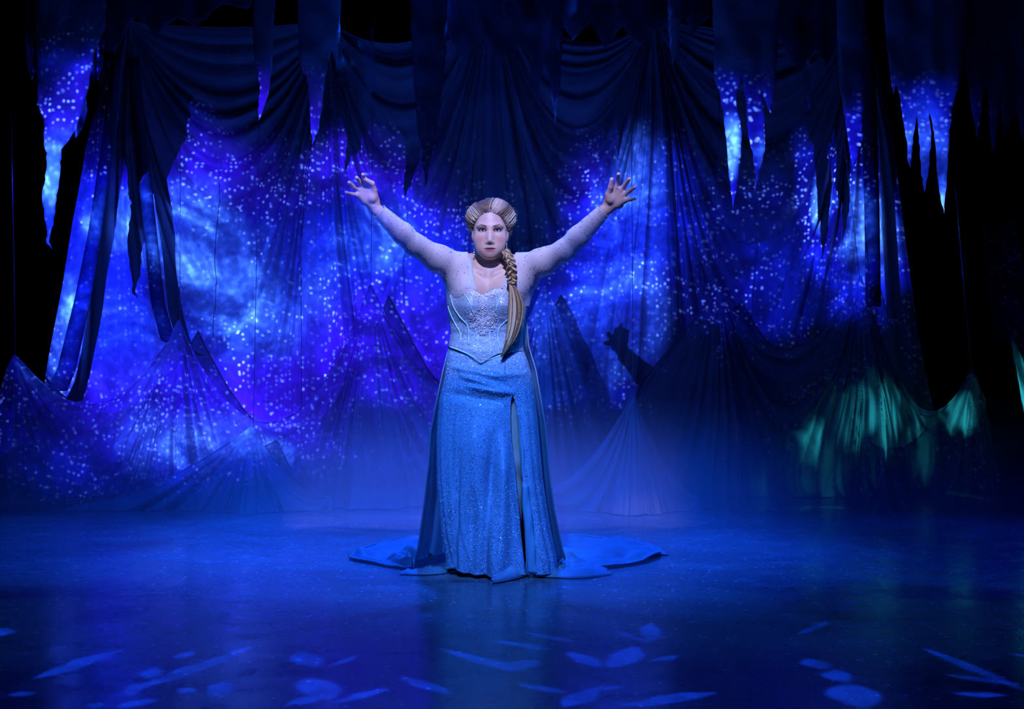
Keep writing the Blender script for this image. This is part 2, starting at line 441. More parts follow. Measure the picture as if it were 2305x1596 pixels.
# ================================================================== the stage box
def slab(name, lo, hi, mat):
    x0, y0, z0 = lo; x1, y1, z1 = hi
    V = [(x0, y0, z0), (x1, y0, z0), (x1, y1, z0), (x0, y1, z0), (x0, y0, z1), (x1, y0, z1), (x1, y1, z1), (x0, y1, z1)]
    F = [(3, 2, 1, 0), (4, 5, 6, 7), (0, 1, 5, 4), (1, 2, 6, 5), (2, 3, 7, 6), (3, 0, 4, 7)]
    o = mesh_obj(name, V, F, mat, smooth=False); o['kind'] = 'structure'; return o
slab('floor', (-7.0, -5.4, -0.15), (7.0, 6.2, 0.0), M['floor'])
slab('wall_back', (-7.0, 6.0, 0.0), (7.0, 6.2, 6.5), M['black'])
slab('wall_left', (-7.2, 0.0, 0.0), (-7.0, 6.2, 6.5), M['black'])
slab('wall_right', (7.0, 0.0, 0.0), (7.2, 6.2, 6.5), M['black'])

# ================================================================== draped cloth
def draped(name, peaks, sags, xl, xr, bottom, depth, mat, nc=520, nr=260, amp=0.05, cone=0.22, seed=1.0,
           freq=5.0, pool=0.10, jitter=0.012, swag=1.0):
    """A cloth picked up at several points. peaks: photo pixels of the pick points on the plane at `depth`;
    sags: how far (px) the top edge hangs between them; xl, xr: (y,x) tables of the side edges."""
    peaks = sorted(peaks)
    top, bot = min(p[1] for p in peaks), bottom
    S = np.linspace(0, 1, nc)[None, :]
    W = np.linspace(0, 1, nr)[:, None]
    # horizontal station of each column at the reference (top) level, used for the top edge
    def edge(tab, y): a = np.array(tab, float); return np.interp(y, a[:, 0], a[:, 1])
    yref = np.full((1, nc), top, float)
    for _ in range(12):                                       # top edge where the column really runs
        x = edge(xl, yref) * (1 - S) + edge(xr, yref) * S
        ytop = np.full_like(x, 0.0)
        for i in range(len(peaks) - 1):
            (xa, ya), (xb, yb) = peaks[i], peaks[i + 1]
            tt = np.clip((x - xa) / (xb - xa), 0, 1)
            yy = ya + (yb - ya) * tt + sags[i] * 4 * tt * (1 - tt)
            ytop = np.where((x >= xa) & (x <= xb), yy, ytop)
        ytop = np.where(x < peaks[0][0], peaks[0][1] + (peaks[0][0] - x) * 2.2, ytop)
        ytop = np.where(x > peaks[-1][0], peaks[-1][1] + (x - peaks[-1][0]) * 2.2, ytop)
        ytop = np.minimum(ytop, bot - 25)
        yref = 0.5 * yref + 0.5 * ytop
    Y = ytop * (1 - W) + bot * W
    X = edge(xl, Y) * (1 - S) + edge(xr, Y) * S
    D = np.zeros_like(X)
    def crease(s, sd):
        n = vnoise1(s, sd); n2 = vnoise1(s * 2.3 + 11, sd + 3)
        return (np.abs(n * 2 - 1) ** 0.8 - 0.45) + 0.45 * (n2 - 0.5)
    for i in range(len(peaks) - 1):
        (xa, ya), (xb, yb) = peaks[i], peaks[i + 1]
        tt = np.clip((X - xa) / (xb - xa), 0.004, 0.996)
        inside = (X >= xa) & (X < xb)
        hang = np.maximum(Y - (ya + (yb - ya) * tt), 0) / (4 * tt * (1 - tt))   # sag of the catenary through here
        wob = 0.35 * (vnoise2(X / 150.0, Y / 150.0, seed + 5) - 0.5)
        s = freq * np.log(1 + hang / 70.0) + wob + i * 17.3
        fade = np.exp(-np.maximum(hang - 350, 0) / 900.0)
        endw = np.clip(np.minimum(tt, 1 - tt) * (xb - xa) / 14.0, 0, 1)
        grow = np.clip((Y - np.minimum(ya, yb)) / 160.0, 0.12, 1)
        f = crease(s, seed + i) * amp * grow * fade * endw * swag
        D += np.where(inside, f, 0)
    outer = (X < peaks[0][0]) | (X >= peaks[-1][0])
    for j, (xp, yp) in enumerate(peaks):
        dx, dy = X - xp, np.maximum(Y - yp, 0) + 25.0
        th = np.arctan2(dx, dy); r = np.hypot(dx, dy)
        near = np.exp(-(th / 0.34) ** 2)
        rad = crease(th * 15.0 + 0.4 * (vnoise1(r / 260.0, seed + j) - 0.5) + j * 9.1, seed + 20 + j)
        g = np.clip(r / 330.0, 0.06, 1.0) * np.exp(-np.maximum(r - 600, 0) / 900.0)
        D += rad * amp * 1.15 * near * g
        D += cone * np.exp(-(th / 0.28) ** 2) * np.clip(r / 300.0, 0.02, 1.0) * np.exp(-np.maximum(r - 500, 0) / 600)
        D += np.where(outer, crease(th * 11 + j * 3.7, seed + 40 + j) * amp * 0.8 * np.exp(-(dx / 240.0) ** 2) * (1 - near), 0)
    D += jitter * (vnoise2(X / 60.0, Y / 90.0, seed + 8) - 0.5)
    D += pool * np.clip((Y - (bot - 60)) / 60.0, 0, 1) ** 2 * (0.4 + vnoise1(X / 45.0, seed + 9))
    d = depth
    wx = (X - CX) * d / FPX; wz = CAM.z - (Y - CY) * d / FPX
    wz = np.maximum(wz, 0.004 + 0.006 * vnoise1(X / 30.0, seed))
    wy = CAM.y + d - D
    V = np.stack([wx, wy, wz], -1).reshape(-1, 3)
    o = mesh_obj(name, V, grid_faces(nr, nc), mat)
    hv, hf = tube([Vector(V[i]) for i in range(0, nc, 2)], 0.0055, 5)
    mesh_obj('hem', hv, hf, mat, o)
    return o

curt = draped('gathered_curtain', [(290, 48), (740, 48), (1105, -40), (1470, 40), (1935, 35)],
              [14, 92, 90, 30],
              [(0, 262), (60, 250), (200, 228), (420, 192), (650, 150), (800, 118), (880, 104), (960, 140), (1130, 160)],
              [(0, 1945), (110, 1962), (300, 1985), (500, 2010), (750, 2050), (930, 2092), (1130, 2120)],
              1128, DC, M['curtain'], nc=900, nr=330, amp=0.10, cone=0.28, seed=2.0, freq=7.0)
tag(curt, 'tall pale curtain across the back gathered at high points, starry blue light on it', 'curtain')

sheerA = draped('scrim_drape', [(35, 798), (405, 720), (835, 640), (1225, 640)], [150, 270, 240],
                [(640, 10), (798, 28), (900, 0), (1130, -40)], [(640, 1228), (860, 1330), (1130, 1400)],
                1136, 9.55, M['sheer'], nc=640, nr=190, amp=0.085, cone=0.30, seed=11.0, freq=6.0)
tag(sheerA, 'sheer violet-lit drape rising in four peaks left of and behind the performer', 'drape', 'sheer drapes hung in peaks')
sheerB = draped('scrim_drape', [(1617, 648), (1935, 622), (2186, 826)], [150, 190],
                [(640, 1612), (760, 1520), (860, 1430), (1130, 1380)], [(620, 2190), (830, 2190), (900, 2212), (1130, 2220)],
                1136, 9.55, M['sheer'], nc=520, nr=190, amp=0.085, cone=0.30, seed=23.0, freq=6.0)
tag(sheerB, 'sheer drape rising in three peaks with green light on its folds', 'drape', 'sheer drapes hung in peaks')
sheerC = draped('scrim_drape', [(2272, 760), (2281, 738), (2420, 700)], [0, 120],
                [(730, 2272), (800, 2270), (1000, 2272), (1130, 2274)], [(700, 2420), (1130, 2440)],
                1140, 9.4, M['sheer'], nc=160, nr=160, amp=0.05, cone=0.2, seed=31.0)
tag(sheerC, 'narrow sheer drape with a bright green fold at the far right edge', 'drape', 'sheer drapes hung in peaks')
sheerD = draped('scrim_drape', [(-140, 1126), (570, 958), (745, 1118)], [92, 46],
                [(950, -150), (1130, -160)], [(950, 750), (1130, 750)],
                1150, 9.1, M['sheer'], nc=420, nr=110, amp=0.06, cone=0.3, seed=41.0, freq=5.0, pool=0.02)
tag(sheerD, 'low pale sheer drape with one peak, its hem trailing along the floor', 'drape', 'sheer drapes hung in peaks')
sheerE = draped('scrim_drape', [(1225, 1110), (1425, 886), (1570, 1118)], [40, 45],
                [(880, 1225), (1130, 1215)], [(880, 1575), (1130, 1580)],
                1150, 9.1, M['sheer'], nc=260, nr=120, amp=0.06, cone=0.3, seed=47.0, freq=5.0, pool=0.02)
tag(sheerE, 'low dim teal sheer drape with one peak beside the gown', 'drape', 'sheer drapes hung in peaks')

# dark net bands hanging down the picked-up curtain
def strip(name, line, w0, w1, depth, mat, n=40, m=5, seed=0.0):
    """a long soft band following a line of photo pixels"""
    L = np.array(line, float); s = np.linspace(0, 1, len(L)); q = np.linspace(0, 1, n)
    x = np.interp(q, s, L[:, 0]); y = np.interp(q, s, L[:, 1])
    V = []
    for i in range(n):
        w = w0 + (w1 - w0) * q[i]
        for k in range(m):
            f = k / (m - 1) - 0.5
            dd = depth + 0.03 * abs(f) * 2 + 0.03 * float(vnoise1(np.array(q[i] * 6 + k * 0.3), seed))
            V.append(at(x[i] + f * w, y[i], dd))
    o = mesh_obj(name, np.array(V), grid_faces(n, m), mat)
    solidify(o, 0.003); return o
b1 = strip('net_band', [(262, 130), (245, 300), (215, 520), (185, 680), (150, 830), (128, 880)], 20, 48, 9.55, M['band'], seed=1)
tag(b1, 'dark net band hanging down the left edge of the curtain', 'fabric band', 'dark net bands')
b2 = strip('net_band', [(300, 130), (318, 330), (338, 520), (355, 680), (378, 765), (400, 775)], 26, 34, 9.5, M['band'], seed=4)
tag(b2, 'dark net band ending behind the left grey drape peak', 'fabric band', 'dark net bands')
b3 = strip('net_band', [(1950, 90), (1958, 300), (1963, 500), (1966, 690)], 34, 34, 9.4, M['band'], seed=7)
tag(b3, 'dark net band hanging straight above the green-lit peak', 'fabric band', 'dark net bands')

# ================================================================== hanging icicles
def cut_cloth(name, outline, depth, mat, step=9.0, crinkle=0.035, seed=0.0, thick=0.003, parent=None, bow=0.04, fray=1.6):
    """felt or film cut to an outline of photo pixels, hung at `depth`, softly rumpled"""
    rnd = random.Random(int(seed * 100) + 7)
    pts = []
    n = len(outline)
    for i in range(n):
        a, b = Vector(outline[i]), Vector(outline[(i + 1) % n])
        k = max(1, int((b - a).length / step))
        for j in range(k):
            p = a.lerp(b, j / k)
            if fray and 0 < p.y and j: p = p + Vector((rnd.uniform(-fray, fray), rnd.uniform(-fray, fray)))
            pts.append(p)
    nb = len(pts)
    xs = [p.x for p in pts]; ys = [p.y for p in pts]
    y = min(ys) + step
    inner = []
    while y < max(ys):
        x = min(xs) + rnd.uniform(0, step)
        while x < max(xs):
            inner.append(Vector((x + rnd.uniform(-2, 2), y + rnd.uniform(-2, 2)))); x += step * 1.2
        y += step * 1.4
    v, e, f, *_ = delaunay_2d_cdt(pts + inner, [], [list(range(nb))], 1, 1e-4)
    cx = 0.5 * (min(xs) + max(xs)); hw = 0.5 * (max(xs) - min(xs)) + 1
    V = []
    for p in v:
        c = (vnoise1(np.array(p.x / 26.0 + p.y / 900.0), seed) - 0.5) * 1.2 + (vnoise2(np.array(p.x / 22.0), np.array(p.y / 40.0), seed + 2) - 0.5)
        V.append(at(p.x, p.y, depth + float(c) * crinkle + bow * ((p.x - cx) / hw) ** 2))
    o = mesh_obj(name, V, [t for t in f], mat, parent)
    if thick: solidify(o, thick)
    return o

DI = 8.2
ic1 = cut_cloth('icicle_cloth', [(240, -60), (238, 60), (216, 110), (202, 175), (198, 203), (186, 235), (172, 288), (152, 320), (138, 336),
    (135, 395), (127, 440), (121, 505), (113, 530), (110, 543), (118, 562), (105, 548), (106, 520), (100, 480), (95, 440), (104, 385),
    (106, 345), (99, 325), (99, 270), (92, 255), (84, 236), (84, 205), (86, 185), (82, 100), (80, -60)], DI, M['icicle'], seed=1)
tag(ic1, 'largest pale blue icicle of ragged cloth hanging against the dark, brightest near its tip', 'stage icicle', 'cloth icicles')
ic2 = cut_cloth('icicle_cloth', [(622, -60), (616, 60), (612, 150), (608, 185), (601, 222), (592, 250), (583, 272), (581, 248), (585, 190),
    (580, 175), (574, 155), (570, 90), (572, -60)], DI, M['icicle'], seed=2)
tag(ic2, 'slim dim blue icicle of cloth, shorter of the two above the left swag', 'stage icicle', 'cloth icicles')
ic3 = cut_cloth('icicle_cloth', [(770, -60), (764, 90), (757, 145), (746, 113), (738, 148), (730, 185), (724, 250), (718, 290), (703, 324),
    (699, 290), (696, 215), (690, 170), (680, 165), (673, 120), (668, -60)], DI, M['icicle'], seed=3)
tag(ic3, 'broad-topped blue cloth icicle, longer of the two above the left swag', 'stage icicle', 'cloth icicles')
ic4 = cut_cloth('icicle_cloth', [(1545, -60), (1530, 60), (1525, 105), (1520, 122), (1514, 146), (1509, 115), (1506, 60), (1500, -60)], DI, M['icicle'], seed=4)
tag(ic4, 'tiny pointed cloth icicle above the dark right-hand gather', 'stage icicle', 'cloth icicles')
ic5 = cut_cloth('icicle_cloth', [(1760, -60), (1752, 80), (1746, 195), (1740, 215), (1735, 256), (1724, 230), (1711, 195), (1716, 230), (1722, 270),
    (1722, 330), (1711, 390), (1698, 436), (1701, 395), (1694, 340), (1684, 300), (1681, 240), (1676, 210), (1668, 168), (1666, 204),
    (1658, 200), (1657, 235), (1667, 275), (1670, 310), (1667, 370), (1660, 420), (1649, 470), (1645, 430), (1638, 350), (1632, 290),
    (1628, 255), (1618, 202), (1609, 180), (1607, 90), (1600, -60)], DI, M['icicle'], seed=5)
tag(ic5, 'blue cloth icicle with three uneven points over the right swag', 'stage icicle', 'cloth icicles')
ic6 = cut_cloth('icicle_cloth', [(1950, -60), (1947, 100), (1945, 190), (1943, 300), (1938, 335), (1920, 380), (1912, 340), (1906, 290), (1898, 250),
    (1890, 190), (1886, 100), (1880, -60)], DI, M['icicle'], seed=6)
tag(ic6, 'wide blunt blue icicle of cloth beside the narrow dark band', 'stage icicle', 'cloth icicles')
ic7 = cut_cloth('icicle_cloth', [(2180, -60), (2172, 120), (2160, 185), (2144, 240), (2137, 300), (2134, 360), (2131, 420), (2125, 480), (2117, 440),
    (2110, 390), (2105, 320), (2099, 280), (2092, 254), (2096, 310), (2093, 370), (2081, 432), (2073, 385), (2069, 310), (2063, 260),
    (2057, 300), (2052, 350), (2050, 379), (2044, 365), (2041, 315), (2032, 265), (2026, 220), (2018, 190), (2011, 214), (2005, 180),
    (1996, 100), (1985, -60)], DI, M['icicle'], seed=7)
tag(ic7, 'cloth icicle of three narrow blue points hanging against black', 'stage icicle', 'cloth icicles')
ic8 = cut_cloth('icicle_cloth', [(2400, -60), (2400, 260), (2370, 330), (2340, 270), (2312, 330), (2297, 300), (2290, 252), (2279, 270), (2266, 312),
    (2258, 280), (2250, 232), (2244, 300), (2235, 352), (2230, 300), (2224, 198), (2214, 196), (2206, 270), (2200, 311), (2190, 260),
    (2180, 200), (2172, 120), (2172, -60)], DI + 0.15, M['border'], seed=8)
tag(ic8, 'dark cloth icicles at the far right top, barely lit', 'stage icicle', 'cloth icicles')
# dim border cloths along the top of the picture, cut to points
ic9 = cut_cloth('border_cloth', [(1010, -60), (1004, 120), (990, 260), (975, 330), (958, 425), (948, 330), (936, 250), (926, 110), (922, -60)], DI + 0.3, M['border'], seed=9)
tag(ic9, 'very dark narrow border cloth hanging left of the performer\'s head', 'border cloth', 'dim border cloths')
ic10 = cut_cloth('border_cloth', [(1270, -60), (1268, 80), (1262, 190), (1250, 280), (1238, 180), (1225, 140), (1205, 230), (1190, 120), (1150, 100), (1120, 150), (1090, 90),
    (1040, 130), (1008, 80), (1000, -60)], DI + 0.4, M['border'], seed=10)
tag(ic10, 'wide unlit border cloth across the top above the performer', 'border cloth', 'dim border cloths')
ic11 = cut_cloth('border_cloth', [(1600, -60), (1596, 40), (1560, 70), (1540, 40), (1490, 66), (1462, 70), (1440, 105), (1400, 60), (1360, 110), (1330, 50), (1290, 90), (1262, 50), (1262, -60)], DI + 0.45, M['border'], seed=11)
tag(ic11, 'unlit border cloth along the top right of centre', 'border cloth', 'dim border cloths')
ic12 = cut_cloth('border_cloth', [(600, -60), (560, 20), (500, 10), (440, 60), (400, 40), (350, 80), (312, 36), (288, 60), (272, 95), (258, 118), (236, 112), (228, -60)], DI + 0.35, M['border'], seed=12)
tag(ic12, 'unlit border cloth along the top left beside the largest icicle', 'border cloth', 'dim border cloths')
ic13 = cut_cloth('border_cloth', [(1905, -60), (1890, 90), (1860, 150), (1835, 110), (1800, 165), (1770, 120), (1745, 60), (1740, -60)], DI + 0.4, M['border'], seed=13)
tag(ic13, 'dim border cloth between the two right icicle groups', 'border cloth', 'dim border cloths')

# clear iridescent film between the icicles
def film(outline, label, seed, d=DI - 0.05):
    o = cut_cloth('plastic_film', outline, d, M['film'], step=5.0, crinkle=0.06, seed=seed, thick=0, bow=-0.05, fray=0)
    tag(o, label, 'plastic film', 'clear crinkled films'); return o
film([(92, -40), (92, 190), (84, 191), (76, 188), (66, 170), (60, 130), (57, 80), (60, -40)], 'clear crinkled film on the outer edge of the largest icicle', 21)
film([(238, 20), (236, 100), (230, 150), (222, 180), (205, 184), (200, 170), (210, 110), (220, 60)], 'clear film strip right of the largest icicle\'s shoulder', 22)
film([(192, 205), (197, 250), (186, 290), (170, 312), (152, 317), (160, 280), (175, 250)], 'small clear film scrap with cyan glints low on the largest icicle', 23, DI)
film([(756, 100), (842, 60), (846, 200), (830, 216), (800, 208), (790, 200), (760, 190), (756, 150)], 'clear film with cyan glints over the swag left of centre', 24)
film([(1540, -20), (1560, 40), (1556, 100), (1545, 130), (1522, 122), (1530, 60), (1532, -20)], 'clear film beside the tiny icicle', 25)
film([(1800, 90), (1822, 100), (1824, 200), (1822, 250), (1812, 240), (1806, 160)], 'thin clear film strand over the right swag', 26, DI + 0.40)
film([(1250, 20), (1262, 120), (1250, 200), (1240, 160), (1236, 60)], 'faint clear film strand right of the central dark area', 27, DI + 0.36)

# ------------------------------------------------------------------ hanging wires
def wire(px0, py0, px1, py1, d, label, r=0.0022):
    V, F = tube([at(px0, py0, d), at((px0 + px1) / 2, (py0 + py1) / 2, d), at(px1, py1, d)], r, 5)
    o = mesh_obj('hanging_wire', V, F, M['wire']); tag(o, label, 'wire', 'hanging wires'); return o
wire(20, -40, 35, 800, 9.5, 'thin wire holding up the leftmost drape peak')
wire(406, 300, 405, 722, 9.22, 'thin wire holding up the dim drape peak below the left curtain gather')
wire(840, -40, 835, 642, 9.22, 'thin wire holding up the tall violet drape peak')
wire(590, -40, 570, 960, 8.95, 'thin wire holding up the low pale drape peak')
wire(1420, -40, 1425, 888, 8.95, 'thin wire holding up the low teal drape peak')
wire(1620, -40, 1617, 650, 9.25, 'thin wire holding up the darkest drape peak')
wire(1860, -40, 1935, 624, 9.22, 'thin wire holding up the green-lit drape peak')
wire(2150, 420, 2186, 828, 9.25, 'thin wire holding up the small peak at the dark right side')

# ------------------------------------------------------------------ low haze over the stage
def build_haze():
    m, t, out = mat_new('stage haze')
    tc = t.new('ShaderNodeTexCoord'); P = tc.outputs['Object']
    x, y, z = t.sep(P)
    h = t.smooth(z, 0.95, 0.0)
    n = t.smooth(t.noise(P, 0.9, 3.0, 0.55, 0.4), 0.25, 0.75)
    loc = t.add(0.35, t.smooth(t.math('ABSOLUTE', t.sub(x, 0.1)), 2.2, 0.0, 0.0, 1.1))
    den = t.mul(t.mul(t.mul(h, h), t.mul(loc, t.add(0.25, n))), HAZE)
    vol = t.new('ShaderNodeVolumePrincipled')
    vol.inputs['Color'].default_value = (0.9, 0.93, 1, 1); vol.inputs['Anisotropy'].default_value = 0.1
    t.put(vol.inputs['Density'], den)
    t.l.new(vol.outputs[0], out.inputs['Volume'])
    x0, x1, y0, y1, z0, z1 = -5.5, 5.5, 0.9, 5.0, 0.003, 1.0
    V = [(x0, y0, z0), (x1, y0, z0), (x1, y1, z0), (x0, y1, z0), (x0, y0, z1), (x1, y0, z1), (x1, y1, z1), (x0, y1, z1)]
    F = [(3, 2, 1, 0), (4, 5, 6, 7), (0, 1, 5, 4), (1, 2, 6, 5), (2, 3, 7, 6), (3, 0, 4, 7)]
    o = mesh_obj('haze', V, F, m, smooth=False)
    tag(o, 'low blue haze drifting over the stage floor behind the performer', 'haze', kind='stuff')
HAZE = 0.52
build_haze()
from mathutils.bvhtree import BVHTree

# ================================================================== the performer
DP = 6.5
def B(px, py, dd=0.0): return at(px, py, DP + dd)
EYE = B(1103.5, 522, -0.02)                    # between the eyes, head centre line
HS = 1.05
def H(x, f, z): return EYE + Vector((x * HS, -f * HS, z * HS))      # head coordinates: x, forward, up

# ------------------------------------------------------------------ signed distances
def sd_cone(p, a, b, r1, r2):
    a = np.array(a); b = np.array(b)
    ba = b - a; l2 = ba @ ba; rr = r1 - r2; a2 = l2 - rr * rr; il2 = 1.0 / l2
    pa = p - a; y = pa @ ba; z = y - l2
    xv = pa * l2 - y[:, None] * ba; x2 = np.einsum('ij,ij->i', xv, xv)
    y2 = y * y * l2; z2 = z * z * l2
    k = np.sign(rr) * rr * rr * x2
    d = (np.sqrt(x2 * a2 * il2) + y * rr) * il2 - r1
    c1 = np.sign(z) * a2 * z2 > k
    c2 = np.sign(y) * a2 * y2 < k
    d = np.where(c2, np.sqrt(x2 + y2) * il2 - r1, d)
    return np.where(c1, np.sqrt(x2 + z2) * il2 - r2, d)
def sd_ell(p, c, r, rot=None):
    q = p - np.array(c)
    if rot is not None: q = q @ rot
    r = np.array(r)
    k0 = np.linalg.norm(q / r, axis=1); k1 = np.linalg.norm(q / (r * r), axis=1) + 1e-9
    return k0 * (k0 - 1.0) / k1
class Sdf:
    def __init__(s): s.prims = []
    def cone(s, a, b, r1, r2, k=0.02, sub=False):
        a, b = tuple(a), tuple(b); s.prims.append((lambda p: sd_cone(p, a, b, r1, r2), k, sub))
    def ell(s, c, r, k=0.02, sub=False, rot=None):
        c = tuple(c); s.prims.append((lambda p: sd_ell(p, c, r, rot), k, sub))
    @staticmethod
    def comb(v, d, k, sub):
        if sub:
            h = np.maximum(k - np.abs(v + d), 0) / k
            return np.maximum(v, -d) + h * h * k * 0.25
        h = np.maximum(k - np.abs(v - d), 0) / k
        return np.minimum(v, d) - h * h * k * 0.25
    def mesh(s, lo, hi, h=0.0024, iso=0.0, Bk=8):
        lo = np.array(lo); n = np.ceil((np.array(hi) - lo) / (h * Bk)).astype(int)
        g = np.stack(np.meshgrid(*[np.arange(k) for k in n], indexing='ij'), -1).reshape(-1, 3)
        cen = lo + (g + 0.5) * h * Bk
        rad = h * Bk * 0.87
        val = np.full(len(g), 1e3); pd = []
        for f, k, sub in s.prims:
            d = f(cen); pd.append(d.astype(np.float32)); val = s.comb(val, d, k, sub)
        val -= iso
        keep = np.abs(val) < rad * 2.0
        g = g[keep]; pd = [d[keep] for d in pd]; v0 = val[keep] + iso
        c = np.arange(Bk + 1)
        off = np.stack(np.meshgrid(c, c, c, indexing='ij'), -1).reshape(-1, 3)
        nb, m = len(g), len(off)
        V = np.full((nb, m), 1e3)
        corner = g[:, None, :] * Bk + off[None]
        for (f, k, sub), d in zip(s.prims, pd):
            idx = np.nonzero(d < np.maximum(v0, 0) + 3.2 * rad + k)[0] if not sub else np.nonzero(d < 2 * rad + k)[0]
            if len(idx) == 0: continue
            P = lo + corner[idx].reshape(-1, 3) * h
            V[idx] = s.comb(V[idx], f(P).reshape(len(idx), m), k, sub)
        V -= iso
        V = V.reshape(nb, Bk + 1, Bk + 1, Bk + 1)
        dims = n * Bk + 3
        def cid(q): return ((q[..., 0] + 1) * dims[1] + (q[..., 1] + 1)) * dims[2] + (q[..., 2] + 1)
        # cell vertices
        cc = np.arange(Bk)
        cell = np.stack(np.meshgrid(cc, cc, cc, indexing='ij'), -1)
        acc = np.zeros((nb, Bk, Bk, Bk, 3), np.float32); cnt = np.zeros((nb, Bk, Bk, Bk), np.float32)
        sl = lambda o: slice(o, o + Bk)
        for ax in range(3):
            for o1 in (0, 1):
                for o2 in (0, 1):
                    oo = [0, 0, 0]; others = [i for i in range(3) if i != ax]
                    oo[others[0]], oo[others[1]] = o1, o2
                    A = V[:, sl(oo[0]), sl(oo[1]), sl(oo[2])]
                    o3 = list(oo); o3[ax] = 1
                    C = V[:, sl(o3[0]), sl(o3[1]), sl(o3[2])]
                    cr = (A < 0) != (C < 0)
                    t = np.where(cr, A / np.where(cr, A - C, 1), 0)
                    for i in range(3):
                        acc[..., i] += np.where(cr, t if i == ax else oo[i], 0)
                    cnt += cr
        act = cnt > 0
        bi, ci, cj, ck = np.nonzero(act)
        base = g[bi] * Bk + np.stack([ci, cj, ck], -1)
        pos = lo + (base + acc[act] / cnt[act][:, None]) * h
        ids = cid(base); order = np.argsort(ids); sid = ids[order]
        faces = []
        for ax in range(3):
            A = V[:, :Bk, :Bk, :Bk]
            C = V[:, 1:, :Bk, :Bk] if ax == 0 else V[:, :Bk, 1:, :Bk] if ax == 1 else V[:, :Bk, :Bk, 1:]
            cr = (A < 0) != (C < 0)
            bi, ci, cj, ck = np.nonzero(cr)
            flip = A[cr] >= 0
            q = g[bi] * Bk + np.stack([ci, cj, ck], -1)
            u, w = (ax + 1) % 3, (ax + 2) % 3
            qs = []
            for du, dw in ((0, 0), (-1, 0), (-1, -1), (0, -1)):
                r = q.copy(); r[:, u] += du; r[:, w] += dw; qs.append(cid(r))
            ix = np.stack([np.searchsorted(sid, x) for x in qs], -1)
            ix = np.minimum(ix, len(sid) - 1)
            ok = np.all(sid[ix] == np.stack(qs, -1), axis=1)
            ix = order[ix][ok]; fl = flip[ok]
            ix[fl] = ix[fl][:, ::-1]
            faces.append(ix)
        return pos, np.concatenate(faces)
def smooth_mesh(V, F, it=1, lam=0.5):
    for _ in range(it):
        acc = np.zeros_like(V); cnt = np.zeros(len(V))
        for a, b in ((0, 1), (1, 2), (2, 3), (3, 0)):
            np.add.at(acc, F[:, a], V[F[:, b]]); np.add.at(cnt, F[:, a], 1)
            np.add.at(acc, F[:, b], V[F[:, a]]); np.add.at(cnt, F[:, b], 1)
        V = V * (1 - lam) + lam * acc / np.maximum(cnt, 1)[:, None]
    return V
def color_attr(o, cols):
    a = o.data.color_attributes.new('tint', 'FLOAT_COLOR', 'POINT')
    a.data.foreach_set('color', np.concatenate([cols, np.ones((len(cols), 1))], 1).astype(np.float32).ravel())

# ------------------------------------------------------------------ materials of the figure
def skin_mat():
    m, t, out = mat_new('skin')
    at_ = t.new('ShaderNodeAttribute', attribute_name='tint')
    tc = t.new('ShaderNodeTexCoord')
    n = t.noise(tc.outputs['Object'], 60.0, 3.0)
    c = t.mix(t.mul(t.smooth(n, 0.3, 0.7), 0.12), at_.outputs['Color'], (0.50, 0.26, 0.19, 1))
    p = principled(t, Base_Color=c, Roughness=0.48)
    p.inputs['Subsurface Weight'].default_value = 0.0
    p.inputs['Specular IOR Level'].default_value = 0.4
    t.l.new(p.outputs[0], out.inputs[0]); return m
def hair_mat():
    m, t, out = mat_new('blonde hair')
    at_ = t.new('ShaderNodeAttribute', attribute_name='tint')
    p = principled(t, Base_Color=at_.outputs['Color'], Roughness=0.38)
    p.inputs['Specular IOR Level'].default_value = 0.5
    tc = t.new('ShaderNodeTexCoord')
    mp = t.new('ShaderNodeMapping'); t.put(mp.inputs[0], tc.outputs['Object']); mp.inputs['Scale'].default_value = (1, 1, 0.15)
    bp = t.new('ShaderNodeBump'); t.put(bp.inputs['Height'], t.noise(mp.outputs[0], 420.0, 2.0)); bp.inputs['Strength'].default_value = 0.5
    bp.inputs['Distance'].default_value = 0.003
    t.l.new(bp.outputs[0], p.inputs['Normal'])
    t.l.new(p.outputs[0], out.inputs[0]); return m
def gown_mat(name, base, dot_scale, dark=True, glint=0.8, rough=0.5):
    """pale blue cloth scattered with sequins, some painted white as glints and some dark"""
    m, t, out = mat_new(name)
    tc = t.new('ShaderNodeTexCoord'); P = tc.outputs['Object']
    n = t.noise(P, 7.0, 3.0)
    c = t.mix(t.smooth(n, 0.35, 0.65), (*[v * 0.86 for v in base], 1), (*base, 1))
    vo = t.voro(P, dot_scale); r = t.sep(vo['Color'])
    disc = t.smooth(vo['Distance'], 0.42, 0.32)
    if dark:
        c = t.mix(t.mul(disc, t.smooth(r[0], 0.50, 0.55, 0.0, 0.85)), c, (0.035, 0.06, 0.12, 1))
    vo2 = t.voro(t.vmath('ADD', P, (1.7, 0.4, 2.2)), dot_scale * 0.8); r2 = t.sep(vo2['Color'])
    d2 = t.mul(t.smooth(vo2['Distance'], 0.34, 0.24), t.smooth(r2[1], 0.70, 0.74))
    c = t.mix(t.mul(d2, glint), c, (1.0, 1.0, 1.0, 1))  # sparkle put into the colour as white dots
    p = principled(t, Base_Color=c)
    t.put(p.inputs['Roughness'], t.sub(rough, t.mul(d2, 0.2)))
    t.put(p.inputs['Metallic'], t.mul(d2, 0.35))
    bp = t.new('ShaderNodeBump'); t.put(bp.inputs['Height'], t.add(t.mul(d2, 0.6), t.mul(r2[0], 0.15)))
    bp.inputs['Strength'].default_value = 0.4; bp.inputs['Distance'].default_value = 0.002
    t.l.new(bp.outputs[0], p.inputs['Normal'])
    t.l.new(p.outputs[0], out.inputs[0]); return m
M['skin'] = skin_mat(); M['hair'] = hair_mat()
